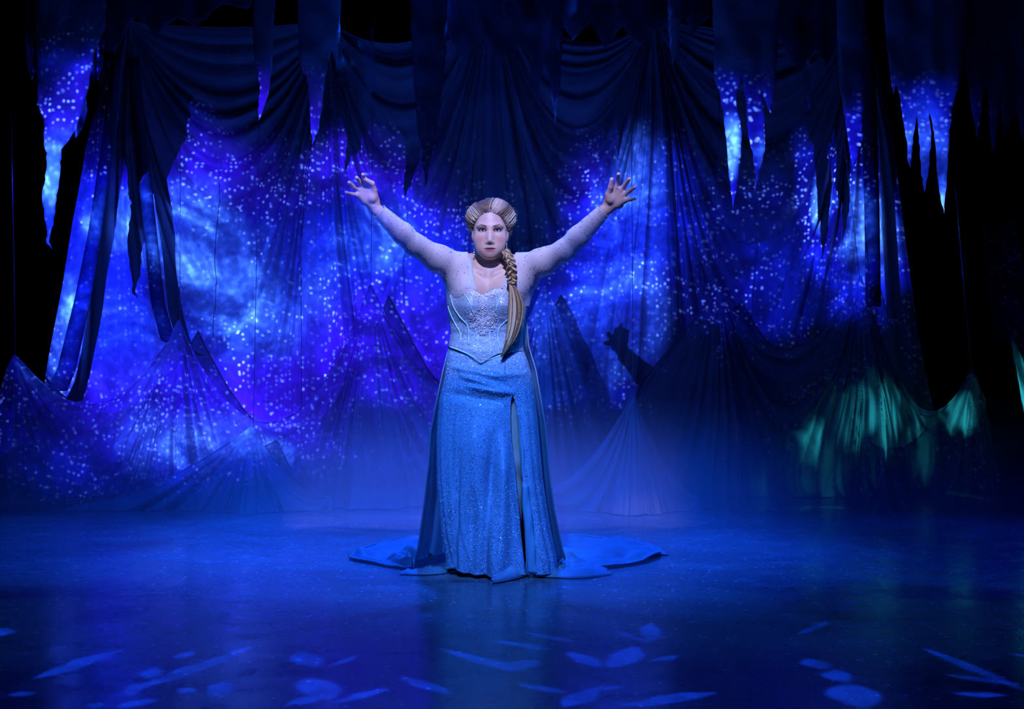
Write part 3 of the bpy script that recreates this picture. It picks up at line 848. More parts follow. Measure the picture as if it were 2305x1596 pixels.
M['skirt'] = gown_mat('sequinned skirt cloth', (0.20, 0.33, 0.50), 150.0)
M['bodice'] = gown_mat('bodice brocade', (0.26, 0.34, 0.42), 190.0, dark=True, glint=0.8)
M['satin'] = simple_mat('blue satin', (0.16, 0.32, 0.46), 0.38)
M['cape'] = cloth_mat('cape voile', (0.26, 0.42, 0.52), 0.18, 0.3, rough=0.6)
M['strap'] = cloth_mat('white strap net', (0.72, 0.82, 0.88), 0.15, 0.3)
M['gem'] = simple_mat('rhinestone', (0.98, 0.98, 1.0), 0.10, Metallic=0.15)
M['gemwarm'] = simple_mat('bead and rhinestone work', (0.74, 0.66, 0.66), 0.22, Metallic=0.1)
M['gemdark'] = simple_mat('dark sequin', (0.02, 0.03, 0.06), 0.25)
M['piping'] = simple_mat('satin piping', (0.33, 0.60, 0.72), 0.4)
def sleeve_mat():
    m, t, out = mat_new('sheer sleeve net')
    p = principled(t, Base_Color=(0.80, 0.82, 0.92, 1), Roughness=0.6)
    tl = t.new('ShaderNodeBsdfTranslucent'); tl.inputs[0].default_value = (0.80, 0.82, 0.92, 1)
    mx = t.new('ShaderNodeMixShader'); mx.inputs[0].default_value = 0.2
    t.l.new(p.outputs[0], mx.inputs[1]); t.l.new(tl.outputs[0], mx.inputs[2])
    tp = t.new('ShaderNodeBsdfTransparent')
    lw = t.new('ShaderNodeLayerWeight'); lw.inputs[0].default_value = 0.5
    m2 = t.new('ShaderNodeMixShader')
    t.put(m2.inputs[0], t.sub(0.58, t.mul(lw.outputs['Facing'], 0.5)))
    t.l.new(mx.outputs[0], m2.inputs[1]); t.l.new(tp.outputs[0], m2.inputs[2])
    t.l.new(m2.outputs[0], out.inputs[0]); return m
M['sleeve'] = sleeve_mat()

person = empty('person', (B(1098, 1300).x, CAM.y + DP, 0))
tag(person, 'person in a pale blue beaded gown with sheer sleeves, blonde braid and both arms raised', 'person')

# ------------------------------------------------------------------ body
ARM = {-1: dict(S=B(1034, 604, -0.01), E=B(935, 551, -0.13), W=B(852, 475, -0.21)),
        1: dict(S=B(1176, 606, -0.01), E=B(1270, 564, -0.13), W=B(1360, 474, -0.21))}
def build_arms(s, grow=0.0, hands=True):
    for sd in (-1, 1):
        A = ARM[sd]
        trap = B(1098 + sd * 26, 592, 0.03)
        s.cone(trap, A['S'], 0.048 + grow, 0.060 + grow, 0.04)
        mid = A['S'].lerp(A['E'], 0.5) + Vector((0, 0, -0.008))
        s.cone(A['S'], mid, 0.062 + grow, 0.052 + grow, 0.03)
        s.cone(mid, A['E'], 0.052 + grow, 0.040 + grow, 0.03)
        fm = A['E'].lerp(A['W'], 0.35)
        s.cone(A['E'], fm, 0.040 + grow, 0.039 + grow, 0.02)
        s.cone(fm, A['W'], 0.039 + grow, 0.0265 + grow, 0.02)
        s.cone(A['S'] + Vector((sd * 0.012, 0.015, -0.035)), B(1098 + sd * 70, 700, 0.01), 0.044 + grow, 0.030 + grow, 0.05)
        # breast-side muscle from arm to chest
        s.cone(A['S'] + Vector((0, -0.02, -0.03)), B(1098 + sd * 45, 655, -0.06), 0.050 + grow, 0.06 + grow, 0.05)
body = Sdf()
body.ell(B(1098, 668, 0.0), (0.162, 0.098, 0.150), 0.05)
body.ell(B(1098, 740, 0.0), (0.148, 0.088, 0.150), 0.05)
body.ell(B(1098, 840, 0.01), (0.170, 0.100, 0.130), 0.05)
body.cone(B(1103, 560, 0.02), B(1100, 624, 0.018), 0.049, 0.058, 0.018)
build_arms(body)
for sd in (-1, 1):                                                   # collar bones, sternal notch between
    body.cone(B(1100 + sd * 9, 617, -0.072), B(1100 + sd * 52, 603, -0.045), 0.008, 0.009, 0.025)
body.ell(B(1100, 613, -0.085), (0.014, 0.02, 0.016), 0.02, sub=True)
# legs
for hip, knee, ank, ball in ((B(1143, 850, 0.0), B(1156, 1040, -0.045), B(1150, 1268, -0.06), B(1150, 1288, -0.13)),
                             (B(1058, 850, 0.0), B(1054, 1040, 0.0), B(1056, 1262, 0.03), B(1048, 1285, -0.08))):
    mid = hip.lerp(knee, 0.5)
    body.cone(hip, knee, 0.088, 0.056, 0.03)
    calf = knee.lerp(ank, 0.3) + Vector((0, 0.018, 0))
    body.cone(knee, calf, 0.052, 0.052, 0.03); body.cone(calf, ank, 0.052, 0.034, 0.03)
    body.cone(ank, ball, 0.030, 0.020, 0.02)
# head
def hc(x, f, z): return tuple(H(x, f, z))
def hr(*r): return tuple(v * HS for v in r)
body.ell(hc(0, -0.012, 0.032), hr(0.0735, 0.090, 0.092), 0.02)
body.ell(hc(0, 0.022, -0.018), hr(0.0665, 0.062, 0.080), 0.025)
body.ell(hc(0, 0.040, -0.078), hr(0.037, 0.040, 0.038), 0.028)
body.ell(hc(0, 0.064, -0.104), hr(0.019, 0.016, 0.016), 0.025)
for sd in (-1, 1):
    body.cone(hc(sd * 0.050, -0.005, -0.050), hc(sd * 0.016, 0.052, -0.102), 0.014, 0.012, 0.028)
    body.ell(hc(sd * 0.037, 0.050, -0.038), hr(0.031, 0.027, 0.033), 0.030)
    body.ell(hc(sd * 0.027, 0.046, -0.072), hr(0.026, 0.025, 0.026), 0.030)
    body.ell(hc(sd * 0.030, 0.069, 0.019), hr(0.026, 0.011, 0.008), 0.018)
    body.ell(hc(sd * 0.0315, 0.090, -0.001), hr(0.021, 0.014, 0.0115), 0.014, sub=True)
    body.ell(hc(sd * 0.073, -0.010, -0.012), hr(0.008, 0.017, 0.030), 0.008)              # ear
    body.ell(hc(sd * 0.0315, 0.0655, 0.0), hr(0.0150, 0.0150, 0.0135), 0.006)             # lids
    body.ell(hc(sd * 0.0320, 0.0830, -0.0005), hr(0.0172, 0.0120, 0.0078), 0.003, sub=True)
body.cone(hc(0, 0.070, 0.006), hc(0, 0.0960, -0.045), 0.0082 * HS, 0.0098 * HS, 0.020)
for sd in (-1, 1):
    body.ell(hc(sd * 0.0108, 0.086, -0.052), hr(0.0080, 0.0095, 0.0068), 0.008)
    body.ell(hc(sd * 0.0060, 0.0920, -0.0590), hr(0.0034, 0.0040, 0.0026), 0.003, sub=True)
body.ell(hc(0, 0.066, -0.079), hr(0.034, 0.016, 0.020), 0.024)
body.ell(hc(0, 0.0805, -0.0765), hr(0.0265, 0.0080, 0.0046), 0.006)
body.ell(hc(0, 0.0805, -0.0860), hr(0.0215, 0.0085, 0.0058), 0.006)
body.ell(hc(0, 0.0910, -0.0808), hr(0.0300, 0.0095, 0.0015), 0.004, sub=True)
# hands: bases and tips of the digits in photo pixels with depth offsets from the figure's plane
HANDS = {
 -1: dict(palm=[(805, 439), (808, 427), (816, 418.5), (826, 415)],
          tips=[(780, 433.5), (786, 411), (803, 400), (817, 393)],
          mids=[(791, 437), (795, 420), (809, 409), (821, 404)],
          thumb=[(846, 452), (841, 428), (837.5, 413), (820, 403)], heel=(826, 457), thenar=(838, 444)),
  1: dict(palm=[(1408, 451), (1406, 438), (1399, 427), (1388, 421)],
          tips=[(1429, 446.5), (1428, 422), (1416, 403), (1392, 392)],
          mids=[(1419, 449), (1418, 429), (1408, 414), (1390.5, 406)],
          thumb=[(1367, 454), (1370, 437), (1374.5, 421), (1377, 404)], heel=(1388, 464), thenar=(1374, 447))}
nails = []
for sd in (-1, 1):
    h = HANDS[sd]; W = ARM[sd]['W']; dw = -0.21
    heel = B(*h['heel'], dw - 0.01)
    for i in range(4):
        k = B(*h['palm'][i], dw - 0.055)
        wr = W.lerp(heel, 0.55 - 0.16 * i)
        body.cone(wr, k, 0.0150, 0.0115, 0.016)
        m_ = B(*h['mids'][i], dw - 0.075 - 0.006 * (i in (1, 2))); t_ = B(*h['tips'][i], dw - 0.110 + 0.01 * (i == 0))
        r = (0.0086, 0.0098, 0.0101, 0.0098)[i]
        body.cone(k, m_, r * 1.10, r, 0.006)
        body.cone(m_, t_, r, r * 0.86, 0.004)
    th = [B(*q, dw - o) for q, o in zip(h['thumb'], (0.012, 0.045, 0.068, 0.090))]
    body.cone(th[0], th[1], 0.017, 0.0145, 0.015)
    body.cone(th[1], th[2], 0.0140, 0.0120, 0.006)
    body.cone(th[2], th[3], 0.0120, 0.0095, 0.004)
    body.ell(B(*h['thenar'], dw - 0.04), (0.017, 0.016, 0.022), 0.014)
    body.ell(heel.lerp(B(*h['palm'][0], dw - 0.05), 0.35), (0.017, 0.015, 0.019), 0.014)
bx0 = B(770, 1312, 0); bx1 = B(1440, 380, 0)
V, F = body.mesh((-0.80, CAM.y + DP - 0.40, 0.012), (0.60, CAM.y + DP + 0.20, 1.84), 0.0024)
V = smooth_mesh(V, F, 1, 0.4)
sk = mesh_obj('body', V, F, M['skin'], person)
# complexion and make-up, with some eye-socket shade put into the colour
cols = np.tile(np.array([[0.56, 0.37, 0.29]]), (len(V), 1))
L = (V - np.array(EYE)) / HS; lx, lf, lz = np.abs(L[:, 0]), -L[:, 1], L[:, 2]
def paint(w, c): 
    w = np.clip(w, 0, 1)[:, None]; cols[:] = cols * (1 - w) + np.array([c]) * w
front = (lf > 0.03) & (lz > -0.13) & (lz < 0.1)
def ss(x, a, b): t = np.clip((x - a) / (b - a), 0, 1); return t * t * (3 - 2 * t)
g = lambda x0, z0, rx, rz: np.hypot((lx - x0) / rx, (lz - z0) / rz)
paint(front * 0.45 * ss(g(0.046, -0.040, 0.026, 0.022), 1, 0.2), (0.55, 0.20, 0.18))                       # blush
paint(front * 0.85 * ss(g(0.034, 0.006, 0.024, 0.0120), 1.15, 0.45), (0.14, 0.07, 0.09))                     # eye shadow, painted darker to add shade in the sockets
paint(front * 0.97 * ss(g(0.0328, 0.0012, 0.0215, 0.0105), 1.05, 0.72), (0.035, 0.018, 0.02))                 # lash line
paint(front * (lf > 0.066) * ss(g(0, -0.0815, 0.0275, 0.0110), 1.0, 0.75), (0.33, 0.085, 0.10))               # lips
brow = 0.0152 + 0.0085 * np.clip((lx - 0.014) / 0.026, 0, 1) ** 0.8 - 0.0075 * np.clip((lx - 0.041) / 0.014, 0, 1)
bw = 0.0044 * (1 - 0.6 * np.clip((lx - 0.03) / 0.024, 0, 1))
paint(front * 0.92 * ss(np.abs(lz - brow) / bw, 1.1, 0.6) * ss(lx, 0.012, 0.016) * ss(lx, 0.055, 0.050), (0.07, 0.035, 0.022))
color_attr(sk, cols)

# eyes
def eye_mat():
    m, t, out = mat_new('eye')
    tc = t.new('ShaderNodeTexCoord'); x, y, z = t.sep(tc.outputs['Object'])
    r = t.math('SQRT', t.add(t.mul(x, x), t.mul(t.sub(z, 0.0012), t.sub(z, 0.0012))))
    c = t.ramp(t.math('DIVIDE', r, 0.012), [(0.0, (0.005, 0.004, 0.004)), (0.22, (0.005, 0.004, 0.004)), (0.26, (0.10, 0.05, 0.025)),
                                            (0.46, (0.06, 0.03, 0.015)), (0.52, (0.62, 0.60, 0.60)), (1.0, (0.62, 0.58, 0.58))])
    p = principled(t, Base_Color=c, Roughness=0.08)
    t.l.new(p.outputs[0], out.inputs[0]); return m
M['eye'] = eye_mat()
def uv_sphere(r, nu=20, nv=12):
    V = [(r * math.sin(math.pi * j / nv) * math.cos(2 * math.pi * i / nu), r * math.sin(math.pi * j / nv) * math.sin(2 * math.pi * i / nu), r * math.cos(math.pi * j / nv))
         for j in range(nv + 1) for i in range(nu)]
    F = [(j * nu + i, (j + 1) * nu + i, (j + 1) * nu + (i + 1) % nu, j * nu + (i + 1) % nu) for j in range(nv) for i in range(nu)]
    return V, F
for sd in (-1, 1):
    v, f = uv_sphere(0.0136)
    o = mesh_obj('eye', v, f, M['eye'], person); o.location = H(sd * 0.0315, 0.0650, 0.0)

for sd in (-1, 1):                                                   # upper lashes
    arc = [H(sd * (0.0320 + 0.0172 * math.cos(a)), 0.0790 - 0.0085 * abs(math.cos(a)) ** 2, 0.0072 * math.sin(a) ** 0.8 + 0.0012 * (math.cos(a) > 0.5)) for a in [math.pi * k / 12 for k in range(13)]]
    v, f = tube(arc, [0.0004 + 0.0013 * math.sin(math.pi * k / 12) ** 0.5 for k in range(13)], 6)
    mesh_obj('eyelash', v, f, simple_mat('lashes', (0.01, 0.008, 0.008), 0.5), sk)

# ------------------------------------------------------------------ hair: swept-back locks over a full base, then a side braid
rng = random.Random(5)
BLOND = [np.array(c) for c in ((0.36, 0.235, 0.105), (0.27, 0.165, 0.07), (0.46, 0.325, 0.165), (0.13, 0.075, 0.035), (0.58, 0.45, 0.27))]
def strands(name, paths, parent, seg=7, flat=0.75):
    VV, FF, CC = [], [], []; off = 0
    for path, rad, c in paths:
        v, f = tube(path, rad, seg, caps=True)
        VV += v; FF += [tuple(i + off for i in q) for q in f]; off += len(v)
        n = len(path)
        for i in range(n):
            for k in range(seg): CC.append(c * (0.82 + 0.28 * ((i / n) * 0.5 + 0.5 * ((k * 3) % seg) / seg)))
    o = mesh_obj(name, VV, FF, M['hair'], parent); color_attr(o, np.array(CC)); return o
def smooth_path(pts, n):
    P = [Vector(p) for p in pts]; out = []
    P = [P[0] * 2 - P[1]] + P + [P[-1] * 2 - P[-2]]
    m = len(P) - 3
    for i in range(n):
        t = i / (n - 1) * m; k = min(int(t), m - 1); t -= k
        a, b, c, d = P[k:k + 4]
        out.append(0.5 * ((2 * b) + (c - a) * t + (2 * a - 5 * b + 4 * c - d) * t * t + (3 * b - a - 3 * c + d) * t ** 3))
    return out
hs = Sdf()
hs.ell(hc(0.002, -0.022, 0.060), hr(0.108, 0.084, 0.078), 0.02)
hs.ell(hc(0.006, 0.005, 0.098), hr(0.070, 0.055, 0.040), 0.03)
hs.ell(hc(0, -0.055, 0.0), hr(0.082, 0.060, 0.085), 0.04)
hs.ell(hc(0, 0.088, -0.020), hr(0.0665, 0.085, 0.086), 0.010, sub=True)
hs.ell(hc(0, 0.06, -0.10), hr(0.078, 0.09, 0.10), 0.02, sub=True)
hv, hf = hs.mesh(np.array(EYE) - 0.2, np.array(EYE) + 0.22, 0.004)
hair = mesh_obj('hair', hv, hf, M['hair'], person)
color_attr(hair, np.tile(BLOND[3] * 0.9, (len(hv), 1)))
hair_bvh = BVHTree.FromPolygons([tuple(v) for v in hv], [tuple(int(i) for i in f) for f in hf])
paths = []
def comb_lock(a, row, col=None, rr=None):
    """a lock swept from the hairline up over the roll and back, lying on the hair's volume"""
    sx, cz = math.sin(a), math.cos(a); side = abs(sx); sg = 1 if sx > 0 else -1
    if cz >= 0: hx, hz = 0.064 * sx, 0.004 + 0.068 * cz
    else: hx, hz = sg * (0.066 - 0.004 * cz), 0.004 + 0.062 * cz
    f0 = 0.060 - 0.060 * side ** 2
    sweep = 0.030 * (1 - side) * (1.0 if a > -0.35 else -1.0)        # parted off centre, waves fall to either side
    pts = [(hx, f0, hz), (hx * 1.20 + sweep * 0.4, f0 * 0.8 - 0.004, hz + 0.022 * max(cz, 0.2)),
           (hx * 1.45 + sweep, f0 * 0.3 - 0.02, hz + 0.038 * max(cz, 0.1) + 0.012 * side), (hx * 1.55 + sweep * 1.2, -0.055, hz + 0.030 * max(cz, 0) + 0.004),
           (hx * 1.2 + sweep, -0.095, hz * 0.7), (hx * 0.5, -0.115, hz * 0.2 - 0.03)]
    st = row * 0.9
    P = smooth_path([H(*p) for p in pts], 20)
    P = P[int(st * 3):]
    out = []
    wob = rng.uniform(0, 6.28)
    for i, p in enumerate(P):
        c_, n_, *_ = hair_bvh.find_nearest(p)
        out.append(c_ + n_ * (0.0012 + 0.0020 * math.sin(i * 0.7 + wob) + (-0.003 if i == 0 and row == 0 else 0)))
    m = len(out); rr = rr or rng.uniform(0.0024, 0.0042)
    paths.append((out, [rr * min(1.0, 0.25 + 0.4 * j) * (0.5 + 0.7 * math.sin(math.pi * min(1, 0.12 + 0.8 * j / (m - 1)))) for j in range(m)], col))
for row in range(3):
    n = 96
    for i in range(n):
        a = math.radians(-132 + 264 * (i + rng.uniform(-0.4, 0.4)) / (n - 1))
        band = 0.5 + 0.5 * math.sin(a * 7.0 + 0.6)                      # waves of lighter and darker hair
        c = BLOND[3] * (1 - band) + BLOND[4] * band
        c = c * rng.uniform(0.75, 1.2)
        comb_lock(a, row, c)
for i in range(14):                                                     # wisps
    a = math.radians(rng.uniform(-120, 120)); sx, cz = math.sin(a), math.cos(a)
    r0 = H(0.100 * sx, -0.015, 0.060 + 0.075 * cz)
    e = H(0.116 * sx + rng.uniform(-.01, .01), rng.uniform(-0.05, 0.01), 0.060 + 0.086 * cz + rng.uniform(-.010, .008))
    paths.append((smooth_path([r0, (r0 + e) / 2 + Vector((rng.uniform(-.01, .01), 0, .006)), e], 8), [0.0006] * 8, BLOND[4]))
strands('hair_lock', paths, hair)['kind'] = 'stuff'
# braid over the shoulder
bl = smooth_path([B(1134, 560, -0.03), B(1142, 574, -0.09), B(1149, 592, -0.125), B(1152, 612, -0.135), B(1153, 632, -0.145), B(1151, 640, -0.148)], 60)
paths = []
for s3 in range(3):
    for sub in range(6):
        pts = []
        sa = sub * 1.047
        for i, p in enumerate(bl):
            t = i / 59; ph = 2 * math.pi * (t * 2.6 + s3 / 3)
            w = 0.0135 * (0.8 + 0.35 * math.sin(math.pi * min(1, t * 0.9 + 0.1)))
            ox, oz = 0.0062 * math.cos(sa + 0.25 * ph), 0.0062 * math.sin(sa + 0.25 * ph)
            pts.append(p + Vector((math.sin(ph) * w + ox, -0.0105 * math.sin(2 * ph) + oz, ox * 0.3)))
        cc = BLOND[(s3 + sub) % 5] * (0.75 if sub % 2 else 1.1)
        paths.append((pts, [0.0046 * (1 if 0 < i < 58 else 0.6) for i in range(60)], cc))
braid = strands('braid', paths, person, 7)
v, f = tube([B(1150.5, 637, -0.15), B(1150.5, 643, -0.15)], 0.0125, 12)
mesh_obj('hair_tie', v, f, simple_mat('hair tie', (0.20, 0.13, 0.07), 0.6), braid)
paths = []
for i in range(52):
    u = rng.uniform(-1, 1); w = rng.uniform(-1, 1)
    end = rng.uniform(0.72, 1.0)
    base = [(1151, 641, 4), (1158, 660, 11), (1162, 690, 16), (1159, 725, 15), (1152, 755, 12), (1142, 780, 7), (1129, 803, 2.5)]
    n = max(4, int(round(len(base) * end)))
    pts = [B(x + u * q, y, -0.152 - 0.008 * w + (0.0 if y < 700 else 0.012 * min(1, (y - 700) / 60))) for x, y, q in base[:n]]
    p = smooth_path(pts, 16)
    paths.append((p, [0.0042 * (0.7 + 0.5 * math.sin(math.pi * j / 15)) * (1 if j < 13 else (16 - j) / 4) for j in range(16)], BLOND[rng.randrange(5)] * 0.95))
tl_ = strands('hair_tail', paths, braid, 6)
tl_['kind'] = 'stuff'

# earrings
def gem_mesh(r, n=6):
    V = [(0, 0, r)] + [(r * math.cos(2 * math.pi * i / n), r * math.sin(2 * math.pi * i / n), 0) for i in range(n)] + [(0, 0, -r)]
    F = [(0, 1 + i, 1 + (i + 1) % n) for i in range(n)] + [(n + 1, 1 + (i + 1) % n, 1 + i) for i in range(n)]
    return V, F
for px_, dpt in ((1067.0, -0.05), (1140.5, -0.05)):
    v, f = tube([B(px_, 546, dpt), B(px_, 566, dpt)], 0.0011, 6)
    er = mesh_obj('earring', v, f, M['gem'], person); er['label'] = 'long silver drop earring'
    for y, r in ((568.5, 0.0042), (574, 0.0055), (578, 0.003)):
        v, f = gem_mesh(r); p = B(px_, y, dpt)
        mesh_obj('bead', [Vector(q) + p for q in v], f, M['gem'], er, smooth=False)

# ------------------------------------------------------------------ lofted cloth on the figure
def table(tab):
    a = np.array(tab, float); return lambda y: np.interp(y, a[:, 0], a[:, 1])
def section(px_l, px_r, py, front, back, phi, power=2.3, d0=DP):
    """closed horizontal section: phi=-90 deg faces the camera"""
    c, s = np.cos(phi), np.sin(phi)
    e = 2.0 / power
    cx = np.sign(c) * np.abs(c) ** e; sy = np.sign(s) * np.abs(s) ** e
    cxp = 0.5 * (px_l + px_r); hw = 0.5 * (px_r - px_l)
    px = cxp + hw * cx
    x = (px - CX) * d0 / FPX
    y = CAM.y + d0 + np.where(sy < 0, sy * front, sy * back)
    z = CAM.z - (py - CY) * d0 / FPX
    return x, y, z + 0 * x, px

# bodice
bl_, br_ = table([(640, 1012), (655, 1008), (683, 1005), (705, 1008), (727, 1012), (752, 1014), (780, 1009), (822, 1004)]), \
           table([(640, 1184), (655, 1186), (683, 1188), (705, 1185), (727, 1181), (752, 1177), (780, 1178), (800, 1181), (822, 1186)])
bf_, bb_ = table([(640, 0.100), (660, 0.116), (690, 0.128), (712, 0.120), (735, 0.108), (760, 0.104), (790, 0.116), (822, 0.126)]), \
           table([(640, 0.09), (700, 0.10), (750, 0.095), (822, 0.125)])
topx = table([(1004, 664), (1014, 654), (1028, 648.5), (1042, 647.5), (1062, 651), (1076, 658), (1089, 666), (1101, 658), (1114, 651), (1133, 647), (1148, 652), (1168, 672), (1196, 700)])
botx = table([(1004, 779), (1030, 788), (1050, 796), (1066, 805), (1080, 816), (1086, 820), (1094, 816), (1110, 806), (1128, 797), (1150, 793), (1186, 790)])
nphi, nrow = 220, 70
phi = np.linspace(-math.pi, math.pi, nphi, endpoint=False)[None, :]
w = np.linspace(0, 1, nrow)[:, None]
nomx = 1099 + 94 * np.sign(np.cos(phi)) * np.abs(np.cos(phi)) ** (2 / 2.3)
frontm = np.sin(phi) < 0
ptop = np.where(frontm, topx(nomx), 680.0); pbot = np.where(frontm, botx(nomx), 785.0)
py = ptop * (1 - w) + pbot * w
x, y, z, px = section(bl_(py), br_(py), py, bf_(py), bb_(py), phi)
bust = 0
for cxp in (1056, 1134):
    bust = bust + np.exp(-(((px - cxp) / 25.0) ** 2 + (np.where(py < 690, (py - 690) / 36.0, (py - 690) / 30.0)) ** 2))
y = y - np.where(np.sin(phi) < 0, 0.032 * bust * np.clip(-np.sin(phi) * 1.6, 0, 1), 0)
y = y - np.where(np.sin(phi) < 0, 0.0035 * (vnoise2(px / 14.0, py / 7.0, 3.0) - 0.5) * (py > 715), 0)
z = z + 0.0
Vb = np.stack([x, y, z + 0 * x], -1).reshape(-1, 3)
bod = mesh_obj('bodice', Vb, grid_faces(nrow, nphi, True), M['bodice'], person)
solidify(bod, 0.004, 1.0)
bod['label'] = 'grey-blue boned bodice with sweetheart neckline and beading'

def bvh_of(V, F): return BVHTree.FromPolygons([tuple(v) for v in V], [tuple(int(i) for i in f) for f in F])
bod_bvh = bvh_of(Vb, grid_faces(nrow, nphi, True))
def onto(bvh, px, py, lift=0.002):
    p = at(px, py, 1.0); d = (p - CAM).normalized()
    h, n, *_ = bvh.ray_cast(CAM, d)
    return None if h is None else h - d * lift
def q6(x, y): return 980 + x / 7.254, 620 + y / 7.254
for line in ([(245, 320), (290, 500), (400, 680), (505, 790), (540, 900), (545, 1020), (535, 1120)], [(470, 300), (540, 410), (580, 500), (605, 600)],
             [(205, 500), (250, 640), (340, 820), (395, 920), (415, 1000), (405, 1090)], [(655, 870), (680, 1000), (680, 1150), (640, 1260)],
             [(895, 890), (885, 1050), (920, 1250)], [(1210, 690), (1120, 780), (1050, 850), (1022, 960), (1030, 1080), (1062, 1200)],
             [(1140, 270), (1060, 370), (1015, 460), (985, 590)], [(1205, 890), (1180, 960), (1172, 1060)]):
    lp = smooth_path([Vector((*q6(*q), 0)) for q in line], 40)
    pts = [onto(bod_bvh, q.x, q.y, 0.0012) for q in lp]; pts = [p for p in pts if p]
    if len(pts) > 1:
        v, f = tube(pts, 0.0028, 6)
        mesh_obj('boning', v, f, M['piping'], bod)
pts = [onto(bod_bvh, xx, float(botx(xx)) - 1.0, 0.001) for xx in range(1010, 1180, 4)]
pts = [p for p in pts if p]
v, f = tube(pts, 0.0034, 6); mesh_obj('hem_piping', v, f, M['piping'], bod)

def scatter(name, pts, rmin, rmax, mat, parent, seed=1):
    r = random.Random(seed); VV, FF = [], []; off = 0
    for p in pts:
        v, f = gem_mesh(r.uniform(rmin, rmax), 5)
        R = Matrix.Rotation(r.uniform(0, 6.28), 3, (r.uniform(-1, 1), r.uniform(-1, 1), r.uniform(-1, 1) + 0.01))
        VV += [R @ Vector(q) + p for q in v]; FF += [tuple(i + off for i in t) for t in f]; off += len(v)
    o = mesh_obj(name, VV, FF, mat, parent, smooth=False); o['kind'] = 'stuff'; return o
rg = random.Random(9)
pts = []
for _ in range(1150):                                                     # neckline beading
    xx = rg.uniform(1012, 1150); t0 = float(topx(xx)); yy = t0 + 1.5 + abs(rg.gauss(0, 5.5 + 5 * math.exp(-((xx - 1089) / 14) ** 2)))
    p = onto(bod_bvh, xx, yy)
    if p: pts.append(p)
scatter('neckline_beads', pts, 0.0012, 0.0027, M['gem'], bod, 3)
pts = []
c0 = (1087.0, 722.0)
for arm in range(6):                                                     # six-armed bead star on the waist, with leaf ends
    a = math.radians(30 + 60 * arm)
    for _ in range(150):
        t = rg.random() ** 0.8; ln = 38 if arm in (1, 4) else 33
        spread = 3.2 + 5.0 * math.exp(-((t - 0.75) / 0.2) ** 2)
        u = t * ln; s_ = rg.gauss(0, spread * 0.75)
        p = onto(bod_bvh, c0[0] + math.cos(a) * u - math.sin(a) * s_, c0[1] + math.sin(a) * u * 0.86 + math.cos(a) * s_, 0.003)
        if p: pts.append(p)
for _ in range(240):
    a = rg.uniform(0, 6.283); u = abs(rg.gauss(0, 13))
    p = onto(bod_bvh, c0[0] + math.cos(a) * u, c0[1] + math.sin(a) * u * 0.9, 0.003)
    if p: pts.append(p)
for _ in range(120):                                                     # point of the bodice
    p = onto(bod_bvh, 1086 + rg.gauss(0, 8), 806 + rg.gauss(0, 5), 0.002)
    if p and p.z > 0.97: pts.append(p)
scatter('bead_ornament', pts, 0.0012, 0.0025, M['gemwarm'], bod, 4)
pts = []
for _ in range(420):
    p = onto(bod_bvh, rg.uniform(1012, 1176), rg.uniform(668, 800), 0.0012)
    if p: pts.append(p)
scatter('bodice_rhinestones', pts, 0.0008, 0.0020, M['gem'], bod, 5)

# straps
for line, wd in (([(1056, 578), (1058, 600), (1058, 622), (1052, 648)], 0.012), ([(1059, 606), (1064, 630), (1070, 655)], 0.008),
                 ([(1150, 592), (1145, 612), (1138, 632), (1130, 650)], 0.006)):
    body_bvh = globals().get('body_bvh') or bvh_of(V, F)
    globals()['body_bvh'] = body_bvh
    pts = [onto(body_bvh, xx, yy, 0.006) for xx, yy in line]; pts = [p for p in pts if p]
    pts = smooth_path(pts, 14)
    VV = []
    for i, p in enumerate(pts):
        VV += [p + Vector((-wd, 0.003, 0)), p + Vector((0, -0.001, 0)), p + Vector((wd, 0.003, 0))]
    o = mesh_obj('strap', np.array(VV), grid_faces(len(pts), 3), M['strap'], bod); solidify(o, 0.0015)

